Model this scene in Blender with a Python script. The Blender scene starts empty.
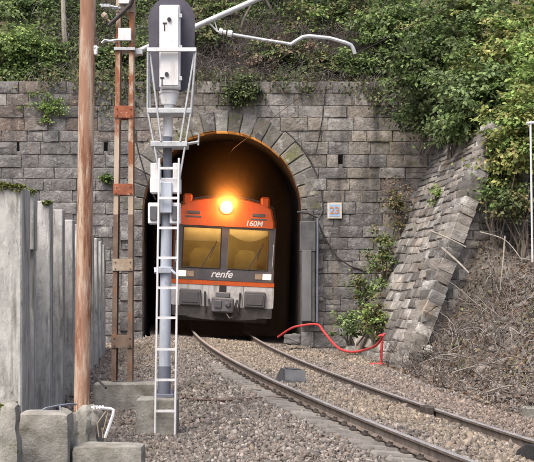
import bpy, math, random
import numpy as np
from mathutils import Vector, Matrix
random.seed(7)
rng = np.random.default_rng(11)
scene = bpy.context.scene
col = scene.collection

# ------------------------------------------------------------------ camera, sky, sun, exposure
F, HX, HY, PW, PH = 1600.0, 267.0, 300.0, 534.0, 462.0      # focal length, principal column, horizon row and frame in photo pixels
cam_d = bpy.data.cameras.new('camera')
cam = bpy.data.objects.new('camera', cam_d); col.objects.link(cam)
cam_d.sensor_width = 36.0; cam_d.lens = 36.0 * F / PW
cam_d.shift_y = (HY - PH / 2) / PW
cam_d.clip_start = 0.1; cam_d.clip_end = 600
cam.location = (0, 0, 0); cam.rotation_euler = (math.radians(90), 0, 0)
scene.camera = cam
SUN_EL, SUN_AZ = math.radians(58), math.radians(215)          # azimuth from +Y, clockwise: behind the camera, to the left
world = bpy.data.worlds.new('World'); scene.world = world; world.use_nodes = True
wn = world.node_tree.nodes; wl = world.node_tree.links
bgn = wn.get('Background')
sky = wn.new('ShaderNodeTexSky'); sky.sky_type = 'NISHITA'; sky.sun_disc = False
sky.sun_elevation = SUN_EL; sky.sun_rotation = SUN_AZ
sky.air_density = 1.0; sky.dust_density = 6.0; sky.ozone_density = 0.6
wl.new(sky.outputs[0], bgn.inputs[0]); bgn.inputs[1].default_value = 0.15
sun_d = bpy.data.lights.new('sun', 'SUN'); sun_d.energy = 1.3; sun_d.angle = math.radians(25); sun_d.color = (1, .95, .88)
sun = bpy.data.objects.new('sun', sun_d); col.objects.link(sun)
sd = Vector((math.sin(SUN_AZ) * math.cos(SUN_EL), math.cos(SUN_AZ) * math.cos(SUN_EL), math.sin(SUN_EL)))
sun.rotation_euler = sd.to_track_quat('Z', 'Y').to_euler()
scene.view_settings.view_transform = 'Standard'; scene.view_settings.look = 'None'
scene.view_settings.gamma = 1; scene.view_settings.exposure = 0.85
scene.render.engine = 'CYCLES'
scene.cycles.use_denoising = True
scene.cycles.use_adaptive_sampling = True; scene.cycles.adaptive_threshold = .03
scene.cycles.max_bounces = 4; scene.cycles.diffuse_bounces = 2; scene.cycles.glossy_bounces = 2
scene.cycles.transparent_max_bounces = 8; scene.cycles.volume_bounces = 0

# ------------------------------------------------------------------ helpers
def P(px, py, y): return Vector(((px - HX) / F * y, y, (HY - py) / F * y))

def tag(o, label=None, cat=None, group=None, kind=None):
    if label: o['label'] = label
    if cat: o['category'] = cat
    if group: o['group'] = group
    if kind: o['kind'] = kind
    return o

def thing(name, loc, label, cat, group=None, kind=None):
    o = bpy.data.objects.new(name, None); col.objects.link(o); o.location = loc; o.empty_display_size = .2
    return tag(o, label, cat, group, kind)

class MB:
    def __init__(s): s.v = []; s.f = []; s.m = []
    def add(s, vs, fs, mi=0):
        b = len(s.v); s.v += [tuple(v) for v in vs]; s.f += [tuple(i + b for i in f) for f in fs]; s.m += [mi] * len(fs); return s
    def box(s, c, size, M=None, mi=0, bev=0.0):
        hx, hy, hz = [d / 2 for d in size]; c = Vector(c)
        if bev > 0:
            b = min(bev, hx * .9, hy * .9, hz * .9); vs = []; idx = {}
            for sx in (-1, 1):
                for sy in (-1, 1):
                    for sz in (-1, 1):
                        for ax in range(3):
                            p = [sx * (hx - b), sy * (hy - b), sz * (hz - b)]
                            p[ax] = (sx * hx, sy * hy, sz * hz)[ax]
                            idx[(sx, sy, sz, ax)] = len(vs); vs.append(Vector(p))
            fs = []
            def q(ax, s_):
                o = [a for a in range(3) if a != ax]; r = []
                for a, b_ in ((-1, -1), (1, -1), (1, 1), (-1, 1)):
                    k = [0, 0, 0]; k[ax] = s_; k[o[0]] = a; k[o[1]] = b_; r.append(idx[(*k, ax)])
                return r
            for ax in range(3):
                for s_ in (-1, 1): fs.append(q(ax, s_))
            for ax in range(3):
                o = [a for a in range(3) if a != ax]
                for a in (-1, 1):
                    for b_ in (-1, 1):
                        k1 = [0, 0, 0]; k1[o[0]] = a; k1[o[1]] = b_; k2 = list(k1); k1[ax] = -1; k2[ax] = 1
                        fs.append([idx[(*k1, o[0])], idx[(*k2, o[0])], idx[(*k2, o[1])], idx[(*k1, o[1])]])
            for sx in (-1, 1):
                for sy in (-1, 1):
                    for sz in (-1, 1): fs.append([idx[(sx, sy, sz, a)] for a in range(3)])
        else:
            vs = [Vector((x, y, z)) for x in (-hx, hx) for y in (-hy, hy) for z in (-hz, hz)]
            fs = [(0, 1, 3, 2), (4, 6, 7, 5), (0, 4, 5, 1), (2, 3, 7, 6), (0, 2, 6, 4), (1, 5, 7, 3)]
        if M is not None: vs = [M @ v for v in vs]
        return s.add([v + c for v in vs], fs, mi)
    def span(s, a, b, mi=0, bev=0.0):
        a = Vector(a); b = Vector(b); d = b - a
        return s.box((a + b) / 2, (abs(d.x), abs(d.y), abs(d.z)), None, mi, bev)
    def tube(s, pts, r, n=8, mi=0, caps=True):
        pts = [Vector(p) for p in pts]; k = len(pts); rr = r if isinstance(r, (list, tuple)) else [r] * k
        vs = []; up = None
        for i, p in enumerate(pts):
            d = (pts[min(i + 1, k - 1)] - pts[max(i - 1, 0)]).normalized()
            if up is None:
                up = Vector((0, 0, 1)) if abs(d.z) < .9 else Vector((0, 1, 0))
            a = d.cross(up).normalized(); up = a.cross(d).normalized()
            for j in range(n):
                t = 2 * math.pi * j / n
                vs.append(p + (a * math.cos(t) + up * math.sin(t)) * rr[i])
        fs = [(i * n + j, i * n + (j + 1) % n, (i + 1) * n + (j + 1) % n, (i + 1) * n + j) for i in range(k - 1) for j in range(n)]
        if caps: fs += [tuple(range(n))[::-1], tuple((k - 1) * n + j for j in range(n))]
        return s.add(vs, fs, mi)
    def prism(s, poly, y0, y1, mi=0):      # polygon in x-z, extruded along y
        n = len(poly)
        vs = [(x, y0, z) for x, z in poly] + [(x, y1, z) for x, z in poly]
        fs = [tuple(range(n)), tuple(range(2 * n - 1, n - 1, -1))] + [(i, i + n, (i + 1) % n + n, (i + 1) % n) for i in range(n)]
        return s.add(vs, fs, mi)
    def mesh(s, name, mats, smooth=False):
        me = bpy.data.meshes.new(name); me.from_pydata(s.v, [], s.f)
        for m in (mats if isinstance(mats, (list, tuple)) else [mats]): me.materials.append(m)
        if len(set(s.m)) > 1: me.polygons.foreach_set('material_index', s.m)
        me.validate(); me.update()
        import bmesh
        bm = bmesh.new(); bm.from_mesh(me); bmesh.ops.recalc_face_normals(bm, faces=bm.faces); bm.to_mesh(me); bm.free()
        if smooth:
            me.polygons.foreach_set('use_smooth', [True] * len(me.polygons)); me.set_sharp_from_angle(angle=math.radians(40))
        return me
    def build(s, name, mats, parent=None, smooth=False, local=False):
        o = bpy.data.objects.new(name, s.mesh(name, mats, smooth)); col.objects.link(o)
        if parent is not None:
            o.parent = parent
            if not local:
                p = parent; off = Vector((0, 0, 0))
                while p is not None: off += p.location; p = p.parent
                o.location = -off
        return o

def rebase(o):
    """put a one-mesh thing's origin at its base"""
    me = o.data; n = len(me.vertices); a = np.empty(n * 3); me.vertices.foreach_get('co', a); a = a.reshape(-1, 3)
    c = np.array([(a[:, 0].min() + a[:, 0].max()) / 2, (a[:, 1].min() + a[:, 1].max()) / 2, a[:, 2].min()])
    me.vertices.foreach_set('co', (a - c).ravel()); me.update(); o.location = Vector(c) + o.location
    return o

def big_mesh(name, V, Fq, mats, colors=None, parent=None, per=None):
    """large numpy mesh; V (n,3), Fq (m,3 or 4); colors: one per face corner block"""
    me = bpy.data.meshes.new(name); k = Fq.shape[1]
    me.vertices.add(len(V)); me.vertices.foreach_set('co', np.ascontiguousarray(V, dtype=np.float32).ravel())
    me.loops.add(Fq.size); me.loops.foreach_set('vertex_index', Fq.astype(np.int32).ravel())
    me.polygons.add(len(Fq)); me.polygons.foreach_set('loop_start', np.arange(0, Fq.size, k, dtype=np.int32))
    me.polygons.foreach_set('loop_total', np.full(len(Fq), k, dtype=np.int32))
    for m in (mats if isinstance(mats, (list, tuple)) else [mats]): me.materials.append(m)
    me.update(calc_edges=True)
    if colors is not None:
        at = me.color_attributes.new('Col', 'FLOAT_COLOR', 'POINT')
        c = np.ones((len(V), 4), dtype=np.float32); c[:, :3] = colors; at.data.foreach_set('color', c.ravel())
    o = bpy.data.objects.new(name, me); col.objects.link(o)
    if parent is not None:
        o.parent = parent; o.location = -parent.location
    return o

def _hash(ix, iy, s):
    n = (ix * 374761393 + iy * 668265263 + s * 974634777) & 0xffffffff
    n = ((n ^ (n >> 13)) * 1274126177) & 0xffffffff
    return ((n ^ (n >> 16)) & 0xffff) / 65535.0
def vnoise(x, y, s=0):
    x = np.asarray(x, float); y = np.asarray(y, float)
    ix = np.floor(x).astype(np.int64); iy = np.floor(y).astype(np.int64); fx = x - ix; fy = y - iy
    fx = fx * fx * (3 - 2 * fx); fy = fy * fy * (3 - 2 * fy)
    return (_hash(ix, iy, s) * (1 - fx) + _hash(ix + 1, iy, s) * fx) * (1 - fy) + (_hash(ix, iy + 1, s) * (1 - fx) + _hash(ix + 1, iy + 1, s) * fx) * fy
def fbm(x, y, s=0, o=4):
    r = 0; a = .5
    for i in range(o): r = r + a * (vnoise(np.asarray(x) * 2 ** i, np.asarray(y) * 2 ** i, s + i) - .5); a *= .5
    return r * 2

# ------------------------------------------------------------------ materials
def mat(name, c1, c2=None, scale=3.0, rough=.85, metal=0.0, bump=.3, bscale=30.0, rnd=0.0, hue=0.0, stains=(), attr=False,
        stretch=(1, 1, 1), spec=.4, emit=None, transl=0.0, contrast=(.40, .60), pos=True, bdist=.02, streaks=()):
    m = bpy.data.materials.new(name); m.use_nodes = True; nt = m.node_tree; N = nt.nodes; L = nt.links
    b = N['Principled BSDF']; b.inputs['Roughness'].default_value = rough; b.inputs['Metallic'].default_value = metal
    b.inputs['Specular IOR Level'].default_value = spec
    geo = N.new('ShaderNodeNewGeometry'); mp = N.new('ShaderNodeMapping'); mp.inputs['Scale'].default_value = stretch
    if pos: L.new(geo.outputs['Position'], mp.inputs['Vector'])
    else:
        tc = N.new('ShaderNodeTexCoord'); L.new(tc.outputs['Object'], mp.inputs['Vector'])
    def noise(sc, det=6, ro=.6):
        n = N.new('ShaderNodeTexNoise'); n.inputs['Scale'].default_value = sc; n.inputs['Detail'].default_value = det; n.inputs['Roughness'].default_value = ro
        L.new(mp.outputs[0], n.inputs['Vector']); return n.outputs['Fac']
    def ramp(fac, a, b_):
        r = N.new('ShaderNodeMapRange'); r.inputs[1].default_value = a; r.inputs[2].default_value = b_; L.new(fac, r.inputs[0]); return r.outputs[0]
    def mix(fac, A, B, mode='MIX'):
        x = N.new('ShaderNodeMix'); x.data_type = 'RGBA'; x.blend_type = mode
        if isinstance(fac, float): x.inputs[0].default_value = fac
        else: L.new(fac, x.inputs[0])
        for k, v in ((6, A), (7, B)):
            if isinstance(v, tuple): x.inputs[k].default_value = (*v, 1)
            else: L.new(v, x.inputs[k])
        return x.outputs[2]
    if attr:
        a = N.new('ShaderNodeAttribute'); a.attribute_name = 'Col'; c = a.outputs['Color']
        if c2: c = mix(ramp(noise(scale), *contrast), c, mix(1.0, c, c2, 'MULTIPLY'))
    else:
        c = mix(ramp(noise(scale), *contrast), c1, c2 or tuple(x * .75 for x in c1))
    for (sc, ssc, lo, hi) in stains: c = mix(ramp(noise(ssc, 8, .68), .5 + (lo - .5) * .62, .5 + (hi - .5) * .66), c, sc)
    for (sc, ssc, lo, hi) in streaks:                          # runs of damp, rust or dirt down the surface
        m2 = N.new('ShaderNodeMapping'); m2.inputs['Scale'].default_value = (1, 1, .09); L.new(geo.outputs['Position'], m2.inputs['Vector'])
        n2 = N.new('ShaderNodeTexNoise'); n2.inputs['Scale'].default_value = ssc; n2.inputs['Detail'].default_value = 7; n2.inputs['Roughness'].default_value = .6
        L.new(m2.outputs[0], n2.inputs['Vector']); c = mix(ramp(n2.outputs['Fac'], lo, hi), c, sc)
    if rnd or hue:
        oi = N.new('ShaderNodeObjectInfo'); h = N.new('ShaderNodeHueSaturation')
        mr = N.new('ShaderNodeMapRange'); mr.inputs[3].default_value = 1 - rnd; mr.inputs[4].default_value = 1 + rnd; L.new(oi.outputs['Random'], mr.inputs[0]); L.new(mr.outputs[0], h.inputs['Value'])
        mm = N.new('ShaderNodeMath'); mm.operation = 'MULTIPLY'; mm.inputs[1].default_value = 7.13; L.new(oi.outputs['Random'], mm.inputs[0])
        fr = N.new('ShaderNodeMath'); fr.operation = 'FRACT'; L.new(mm.outputs[0], fr.inputs[0])
        ms = N.new('ShaderNodeMapRange'); ms.inputs[3].default_value = 1 - hue; ms.inputs[4].default_value = 1 + hue; L.new(fr.outputs[0], ms.inputs[0]); L.new(ms.outputs[0], h.inputs['Saturation'])
        L.new(c, h.inputs['Color']); c = h.outputs['Color']
    L.new(c, b.inputs['Base Color'])
    if bump:
        bp = N.new('ShaderNodeBump'); bp.inputs['Strength'].default_value = bump; bp.inputs['Distance'].default_value = bdist
        L.new(noise(bscale, 8, .65), bp.inputs['Height']); L.new(bp.outputs[0], b.inputs['Normal'])
    if emit:
        b.inputs['Emission Color'].default_value = (*emit[0], 1); b.inputs['Emission Strength'].default_value = emit[1]
    if transl:
        t = N.new('ShaderNodeBsdfTranslucent'); L.new(c, t.inputs[0]); ms = N.new('ShaderNodeMixShader'); ms.inputs[0].default_value = transl
        L.new(b.outputs[0], ms.inputs[1]); L.new(t.outputs[0], ms.inputs[2]); L.new(ms.outputs[0], N['Material Output'].inputs[0])
    return m

M = {}
def ashlar(name, c1, c2, extra=()):
    return mat(name, c1, c2, 3.5, .92, bump=1.0, bscale=11, bdist=.06, rnd=.22, hue=.45, stains=(((.095, .092, .094), .6, .50, .80), ((.36, .35, .335), 3.2, .58, .76), ((.075, .072, .07), 6.0, .60, .80), ((.38, .37, .35), 14.0, .62, .78)) + tuple(extra), streaks=(((.085, .080, .076), 1.3, .53, .66), ((.25, .205, .165), 2.1, .58, .70)))
M['ashlar'] = ashlar('grey_ashlar', (.15, .146, .146), (.22, .214, .208))
M['ashlar_beige'] = ashlar('beige_ashlar', (.235, .216, .192), (.32, .296, .266), (((.12, .13, .06), 1.1, .66, .82),))
M['ashlar_red'] = ashlar('reddish_ashlar', (.165, .135, .12), (.215, .185, .165))
M['mortar'] = mat('mortar', (.14, .132, .124), (.23, .216, .20), 4, .95, bump=.6, bscale=25)
M['voussoir'] = mat('arch_stone', (.15, .142, .125), (.235, .22, .19), 2.5, .9, bump=.9, bscale=9, bdist=.05, rnd=.32, hue=.5,
                    stains=(((.13, .14, .07), 1.4, .52, .72), ((.10, .10, .11), 2.1, .60, .76), ((.42, .41, .38), 4.0, .62, .76)))
M['rubble'] = mat('rubble_stone', (.18, .168, .155), (.27, .255, .235), 2.2, .92, bump=.9, bscale=10, bdist=.05, rnd=.46, hue=.5,
                  stains=(((.40, .39, .37), 2.4, .56, .74), ((.09, .085, .08), 1.3, .54, .78), ((.28, .20, .14), 1.0, .66, .82), ((.12, .135, .06), 1.7, .66, .8)))
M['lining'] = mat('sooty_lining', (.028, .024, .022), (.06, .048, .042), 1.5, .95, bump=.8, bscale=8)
M['soil'] = mat('bank_soil', (.075, .065, .055), (.16, .142, .125), 1.8, .95, bump=.9, bscale=18, stains=(((.23, .21, .185), 2.6, .56, .7), ((.07, .085, .035), .9, .62, .78)))
M['hillsoil'] = mat('hill_soil', (.055, .05, .032), (.10, .088, .055), 1.3, .95, bump=.9, bscale=12, stains=(((.045, .07, .02), .7, .5, .7), ((.15, .115, .075), 1.1, .62, .78)))
M['bed'] = mat('ballast_bed', (.17, .15, .135), (.29, .26, .235), 6, .95, bump=1.0, bscale=26, stains=(((.33, .27, .19), .5, .52, .7), ((.13, .11, .10), 1.1, .55, .72)))
M['stones'] = mat('ballast_stone', (1, 1, 1), (.72, .70, .68), 30, .9, bump=0, attr=True)
M['concrete'] = mat('weathered_concrete', (.38, .38, .37), (.50, .50, .485), 6.0, .92, bump=.5, bscale=30, rnd=.14, hue=.3,
                    stains=(((.20, .20, .185), 4.0, .52, .80), ((.54, .54, .52), 11, .60, .76), ((.13, .135, .105), 9.0, .64, .82)), stretch=(1, 1, .5), streaks=(((.17, .17, .155), 7, .52, .66), ((.58, .58, .56), 12, .57, .68)))
M['footing'] = mat('old_footing_concrete', (.22, .215, .19), (.33, .32, .29), 5, .92, bump=.8, bscale=26, bdist=.02, rnd=.1,
                   stains=(((.16, .15, .12), 2.2, .56, .75), ((.12, .13, .06), 2.8, .68, .8), ((.26, .15, .08), 1.6, .70, .84)))
M['moss'] = mat('moss', (.10, .125, .02), (.06, .085, .012), 14, .95, bump=.9, bscale=60)
M['sleeper'] = mat('concrete_sleeper', (.17, .16, .148), (.25, .238, .22), 3, .9, bump=.4, bscale=35, rnd=.14, stains=(((.17, .13, .10), 3, .58, .76),))
M['railside'] = mat('rusty_rail', (.12, .095, .08), (.19, .16, .14), 6, .8, .2, bump=.3, bscale=40)
M['railtop'] = mat('worn_rail_head', (.42, .40, .40), (.55, .53, .52), 4, .5, .7, bump=.05, bscale=60)
M['clip'] = mat('rail_fastening', (.05, .042, .038), (.09, .075, .065), 8, .8, .3, bump=.2)
M['rustpole'] = mat('rust_painted_steel', (.30, .165, .11), (.40, .25, .175), 5, .75, bump=.4, bscale=40,
                    stains=(((.47, .37, .29), 5.0, .50, .62), ((.20, .085, .045), 4.0, .54, .64), ((.50, .42, .34), 13, .64, .76), ((.17, .085, .055), 9, .64, .80)), stretch=(1.6, 1.6, .22))
M['mastpaint'] = mat('faded_cream_steel', (.42, .33, .25), (.54, .45, .36), 2.2, .75, bump=.25, bscale=30,
                     stains=(((.27, .105, .05), 2.6, .52, .62), ((.17, .10, .07), 3.6, .60, .72)), stretch=(1, 1, .4))
M['mastrust'] = mat('brown_rusted_steel', (.15, .10, .075), (.22, .16, .12), 3, .8, bump=.3, bscale=30, stains=(((.27, .13, .07), 4, .6, .75),))
M['redlead'] = mat('orange_rust_plate', (.36, .115, .058), (.24, .085, .045), 8, .8, bump=.3, bscale=40, stains=(((.50, .36, .26), 14, .66, .74),))
M['paleplate'] = mat('pale_batten', (.42, .37, .30), (.33, .25, .18), 8, .8, bump=.2)
M['white'] = mat('white_enamel', (.74, .75, .77), (.68, .69, .71), 4, .5, bump=.05, stains=(((.50, .49, .48), 12, .64, .85),), streaks=(((.52, .49, .45), 16, .56, .72), ((.42, .30, .22), 26, .63, .72)))
M['galv'] = mat('galvanised_tube', (.54, .56, .58), (.43, .45, .47), 9, .55, .25, bump=.15, stains=(((.33, .31, .29), 14, .60, .85),))
M['bluepaint'] = mat('pale_blue_grey_paint', (.50, .55, .64), (.44, .49, .57), 3, .5, bump=.08, stains=(((.33, .33, .34), 14, .62, .85),), streaks=(((.36, .37, .40), 18, .54, .72),))
M['slate'] = mat('slate_grey_paint', (.15, .165, .21), (.19, .205, .25), 3, .55, bump=.1)
M['plate'] = mat('signal_backing_plate', (.062, .06, .082), (.085, .082, .105), 3, .6, bump=.08)
M['darkmark'] = mat('dark_fitting', (.03, .03, .035), (.05, .05, .055), 6, .6, bump=0)
M['greydoor'] = mat('grey_duct_steel', (.13, .133, .138), (.17, .173, .178), 3, .6, bump=.1, stains=(((.14, .13, .12), 4, .6, .75),), stretch=(1, 1, .3))
M['darkduct'] = mat('dark_duct_steel', (.075, .075, .08), (.11, .11, .115), 3, .7, bump=.2)
M['cable'] = mat('black_cable', (.035, .033, .032), (.055, .05, .048), 8, .7, bump=0)
M['redhose'] = mat('red_hose', (.55, .04, .045), (.44, .045, .045), 6, .65, bump=.1, stains=(((.36, .16, .13), 9, .58, .8),))
M['rubber'] = mat('dark_grey_rubber', (.06, .062, .07), (.09, .092, .10), 6, .7, bump=.2)
M['black'] = mat('black_rubber', (.018, .018, .02), (.03, .03, .032), 6, .75, bump=.2)
M['holeshade'] = mat('painted_hole_shade', (.006, .006, .006), (.009, .009, .009), 6, 1.0, bump=0, spec=0.0)  # near black without sheen: the shade of a deep hole put into the colour
M['orange'] = mat('train_orange', (.70, .125, .022), (.62, .105, .02), 3, .45, bump=.03, stains=(((.36, .085, .03), 4, .60, .95), ((.16, .07, .04), 17, .66, .9)), streaks=(((.45, .13, .05), 9, .54, .72),))
M['twhite'] = mat('train_white', (.66, .66, .66), (.58, .58, .58), 3, .45, bump=.02, stains=(((.36, .345, .32), 3, .56, .85), ((.20, .18, .16), 15, .64, .9)), streaks=(((.30, .275, .25), 9, .52, .72),))
M['tgrey'] = mat('train_dark_grey', (.085, .085, .095), (.11, .11, .12), 3, .5, bump=.03, streaks=(((.15, .14, .13), 10, .54, .72),))
M['tunder'] = mat('train_underframe', (.05, .05, .053), (.085, .083, .08), 5, .8, bump=.2)
M['tmid'] = mat('train_mid_grey', (.105, .107, .118), (.135, .137, .148), 4, .6, bump=.08)
M['letters'] = mat('white_lettering', (.85, .85, .85), (.80, .80, .80), 3, .5, bump=0)
M['ochre'] = mat('cab_ochre_wall', (.50, .38, .14), (.42, .31, .11), 4, .7, bump=0)
M['blind'] = mat('cream_sun_blind', (.80, .70, .50), (.74, .64, .45), 6, .8, bump=0, transl=.75)
M['leafgreen'] = mat('leaf', (1, 1, 1), None, 3, .55, bump=0, attr=True, transl=.30, spec=.35)
M['twig'] = mat('dead_twig', (1, 1, 1), (.75, .72, .70), 20, .9, bump=0, attr=True)
M['bark'] = mat('bark', (.13, .11, .09), (.22, .195, .165), 8, .95, bump=.8, bscale=30, stretch=(1, 1, .3))
M['palebark'] = mat('pale_bark', (.34, .31, .27), (.22, .20, .17), 6, .9, bump=.6, bscale=30, stretch=(1, 1, .5))
M['signblue'] = mat('sign_pale_blue', (.30, .45, .66), (.27, .41, .60), 5, .5, bump=0)
M['signcream'] = mat('sign_cream', (.62, .58, .50), (.54, .47, .38), 8, .5, bump=0)
M['signorange'] = mat('sign_orange', (.62, .22, .05), (.55, .19, .05), 8, .5, bump=0)
M['copper'] = mat('contact_wire_copper', (.045, .04, .037), (.06, .052, .048), 8, .8, 0, bump=0)

def emission(name, c, s):
    m = bpy.data.materials.new(name); m.use_nodes = True; N = m.node_tree.nodes; N.clear()
    e = N.new('ShaderNodeEmission'); e.inputs[0].default_value = (*c, 1); e.inputs[1].default_value = s
    o = N.new('ShaderNodeOutputMaterial'); m.node_tree.links.new(e.outputs[0], o.inputs[0]); return m
M['lamp'] = emission('headlamp_glow', (1, .62, .22), 40)
M['lamp2'] = emission('marker_lamp_glow', (1, .80, .52), 1.5)
M['lampdim'] = mat('amber_lens', (.42, .32, .24), (.36, .27, .20), 5, .3, bump=0)
def glass(name, tint, mixv):
    m = bpy.data.materials.new(name); m.use_nodes = True; nt = m.node_tree; N = nt.nodes; N.clear()
    g = N.new('ShaderNodeBsdfGlossy'); g.inputs['Roughness'].default_value = .03
    t = N.new('ShaderNodeBsdfTransparent'); t.inputs[0].default_value = (*tint, 1)
    fr = N.new('ShaderNodeFresnel'); fr.inputs[0].default_value = mixv
    x = N.new('ShaderNodeMixShader'); o = N.new('ShaderNodeOutputMaterial')
    nt.links.new(fr.outputs[0], x.inputs[0]); nt.links.new(t.outputs[0], x.inputs[1]); nt.links.new(g.outputs[0], x.inputs[2]); nt.links.new(x.outputs[0], o.inputs[0])
    return m
M['glass'] = glass('windscreen_glass', (.88, .86, .80), 1.5)

# ------------------------------------------------------------------ the track as a curve: s metres out of the tunnel, t metres to the right
X0, Y0, Z0, A0, KC, GR, CANT, GAUGE = -1.23, 45.5, -.97, .0774, .00377, .0215, .0861, 1.70
def trk(s):
    a = A0 + KC * s
    return X0 + (math.cos(A0) - math.cos(a)) / KC, Y0 - (math.sin(a) - math.sin(A0)) / KC, Z0 - GR * s, a
def trk_n(s):
    a = A0 + KC * s
    return X0 + (np.cos(A0) - np.cos(a)) / KC, Y0 - (np.sin(a) - np.sin(A0)) / KC, Z0 - GR * s, a
def TP(s, t, dz=0.0):
    x, y, z, a = trk(s); return Vector((x + t * math.cos(a), y + t * math.sin(a), z - t * CANT + dz))
def to_st(x, y):
    s = Y0 - np.asarray(y, float)
    for _ in range(6):
        cx, cy, cz, a = trk_n(s); s = s + (x - cx) * np.sin(a) - (y - cy) * np.cos(a)
    cx, cy, cz, a = trk_n(s)
    return s, (x - cx) * np.cos(a) + (y - cy) * np.sin(a)
PY = 44.0                                                    # the plane of the portal wall
BAT = .45
WBX = lambda y: 2.10 + (PY - y) * .1067                      # foot of the wing wall's long face
def ground_z(s, t):
    s = np.asarray(s, float); t = np.asarray(t, float)
    x, y, zc, a = trk_n(s); X = x + t * np.cos(a); Y = y + t * np.sin(a)
    zr = zc - np.clip(t, -2, 2) * CANT
    near = np.clip((s - 6) / 10, 0, 1)                       # 0 by the tunnel mouth, 1 further out
    prof_x = np.array([-60, -2.7, -2.15, -1.75, -1.36, -.95, -.7, 0, .7, 1.0, 1.5, 2.0, 2.5, 60])
    pa = np.array([-.40, -.36, -.20, -.12, -.13, -.16, -.14, -.11, -.13, -.16, -.14, -.10, -.22, -.22])
    pb = np.array([-.57, -.57, -.42, -.29, -.245, -.235, -.155, -.12, -.135, -.19, -.17, -.05, -.20, -.20])
    rel = np.interp(t, prof_x, pa) * (1 - near) + np.interp(t, prof_x, pb) * near
    z = zr + rel
    z = np.where(t < -2.2, z + .05 * fbm(X * .8, Y * .8, 3), z)
    z = z + .035 * fbm(X * 2.2, Y * 2.2, 5) * (np.abs(t) > .2)
    z = z + np.exp(-(((s - 18.5) / 2.2) ** 2 + ((t + 2.0) / .5) ** 2)) * .13
    toe = np.clip(3.45 - (s - 9) * .052, 2.55, 3.6)
    d = np.maximum(t - toe, 0)
    bank = d * .86 - np.maximum(d - 16, 0) * .5 + np.clip(d, 0, 1) * (.28 * fbm(X * .7, Y * .7, 9) + .10 * fbm(X * 3, Y * 3, 2))
    ramp = 5.6 - (44.6 - Y) * 1.05 - 0.0
    zb = zr + rel + bank
    right = (X > 4.4) & (t > toe)
    zb = np.where(right, np.maximum(zb, np.minimum(ramp, zb + 6) * (X > 4.9) + zb * (X <= 4.9)), zb)
    # behind the wing wall the ground stays under its sloping face
    wf = -1.5 + (X - WBX(Y)) / BAT - .55
    hp = np.clip((X - WBX(Y)) / BAT, 0, 4.7); yr = 35.5 + .4 * hp
    mound = -1.5 + hp - 1.75 - np.maximum(yr - Y, 0) * .75 + .2 * fbm(X * 1.2, Y * 1.2, 33)
    zb = np.where((Y < yr + 2) & (Y > 28) & (hp > 1.2), np.maximum(zb, mound), zb)
    zb = np.where((Y > 35.3) & (t > 2.9), np.minimum(zb, np.maximum(wf, zr + rel)), zb)
    z = np.where(d > 0, zb, z)
    dl = np.maximum(-t - 11, 0)
    return z + dl * .5

# ------------------------------------------------------------------ ground
sv = np.concatenate([np.arange(1.42, 6, .12), np.arange(6, 34, .13), np.arange(34, 46, .5), np.arange(46, 90, 3)])
tv = np.concatenate([[-60, -45, -35, -28, -22, -18, -15, -13, -11, -9], np.arange(-8, -3.4, .35), np.arange(-3.4, 3.2, .1), np.arange(3.2, 11, .16), np.arange(11, 20, .7), [21, 24, 28, 34, 42, 52, 62]])
S, T = np.meshgrid(sv, tv, indexing='ij')
cx, cy, cz, aa = trk_n(S)
GZ = ground_z(S, T); GX = cx + T * np.cos(aa); GY = cy + T * np.sin(aa)
GY = np.where((S < 6), np.minimum(GY, 44.35), GY)
def grid_faces(n, m):
    i = np.arange(n * m).reshape(n, m)
    return np.stack([i[:-1, :-1], i[1:, :-1], i[1:, 1:], i[:-1, 1:]], -1).reshape(-1, 4)
g = big_mesh('ground', np.stack([GX, GY, GZ], -1).reshape(-1, 3), grid_faces(*S.shape), [M['bed'], M['soil']])
toe_f = np.clip(3.45 - (S - 9) * .052, 2.55, 3.6)
mi = ((T > toe_f - .1) | (T < -3.6))[:-1, :-1].reshape(-1).astype(np.int32)
g.data.polygons.foreach_set('material_index', mi); g.data.polygons.foreach_set('use_smooth', np.ones(len(mi), dtype=bool))
tag(g, 'grey brown ballast bed and earthy bank around the track', 'ground', kind='structure')

# hill over the tunnel
def hill_z(x, y):
    top = 5.95 - .05 * np.clip(x + 1, 0, 8)
    h = top + np.maximum(y - 44.5, 0) * .95 - np.maximum(y - 62, 0) * .5
    return h + (.35 * fbm(x * .55, y * .55, 21) + .12 * fbm(x * 2, y * 2, 4)) * np.clip((y - 44.45) / 1.2, 0, 1)
xs = np.concatenate([np.arange(-60, -12, 3), np.arange(-12, 12, .3), np.arange(12, 62, 3)])
ys = np.concatenate([np.arange(44.40, 50, .25), np.arange(50, 64, 1.5), np.arange(64, 130, 6)])
HXg, HYg = np.meshgrid(xs, ys, indexing='ij')
hl = big_mesh('hillside', np.stack([HXg, HYg, hill_z(HXg, HYg)], -1).reshape(-1, 3), grid_faces(*HXg.shape), M['hillsoil'])
hl.data.polygons.foreach_set('use_smooth', np.ones(len(hl.data.polygons), dtype=bool))
tag(hl, 'steep overgrown hillside rising above the tunnel portal', 'hillside', kind='structure')

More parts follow.
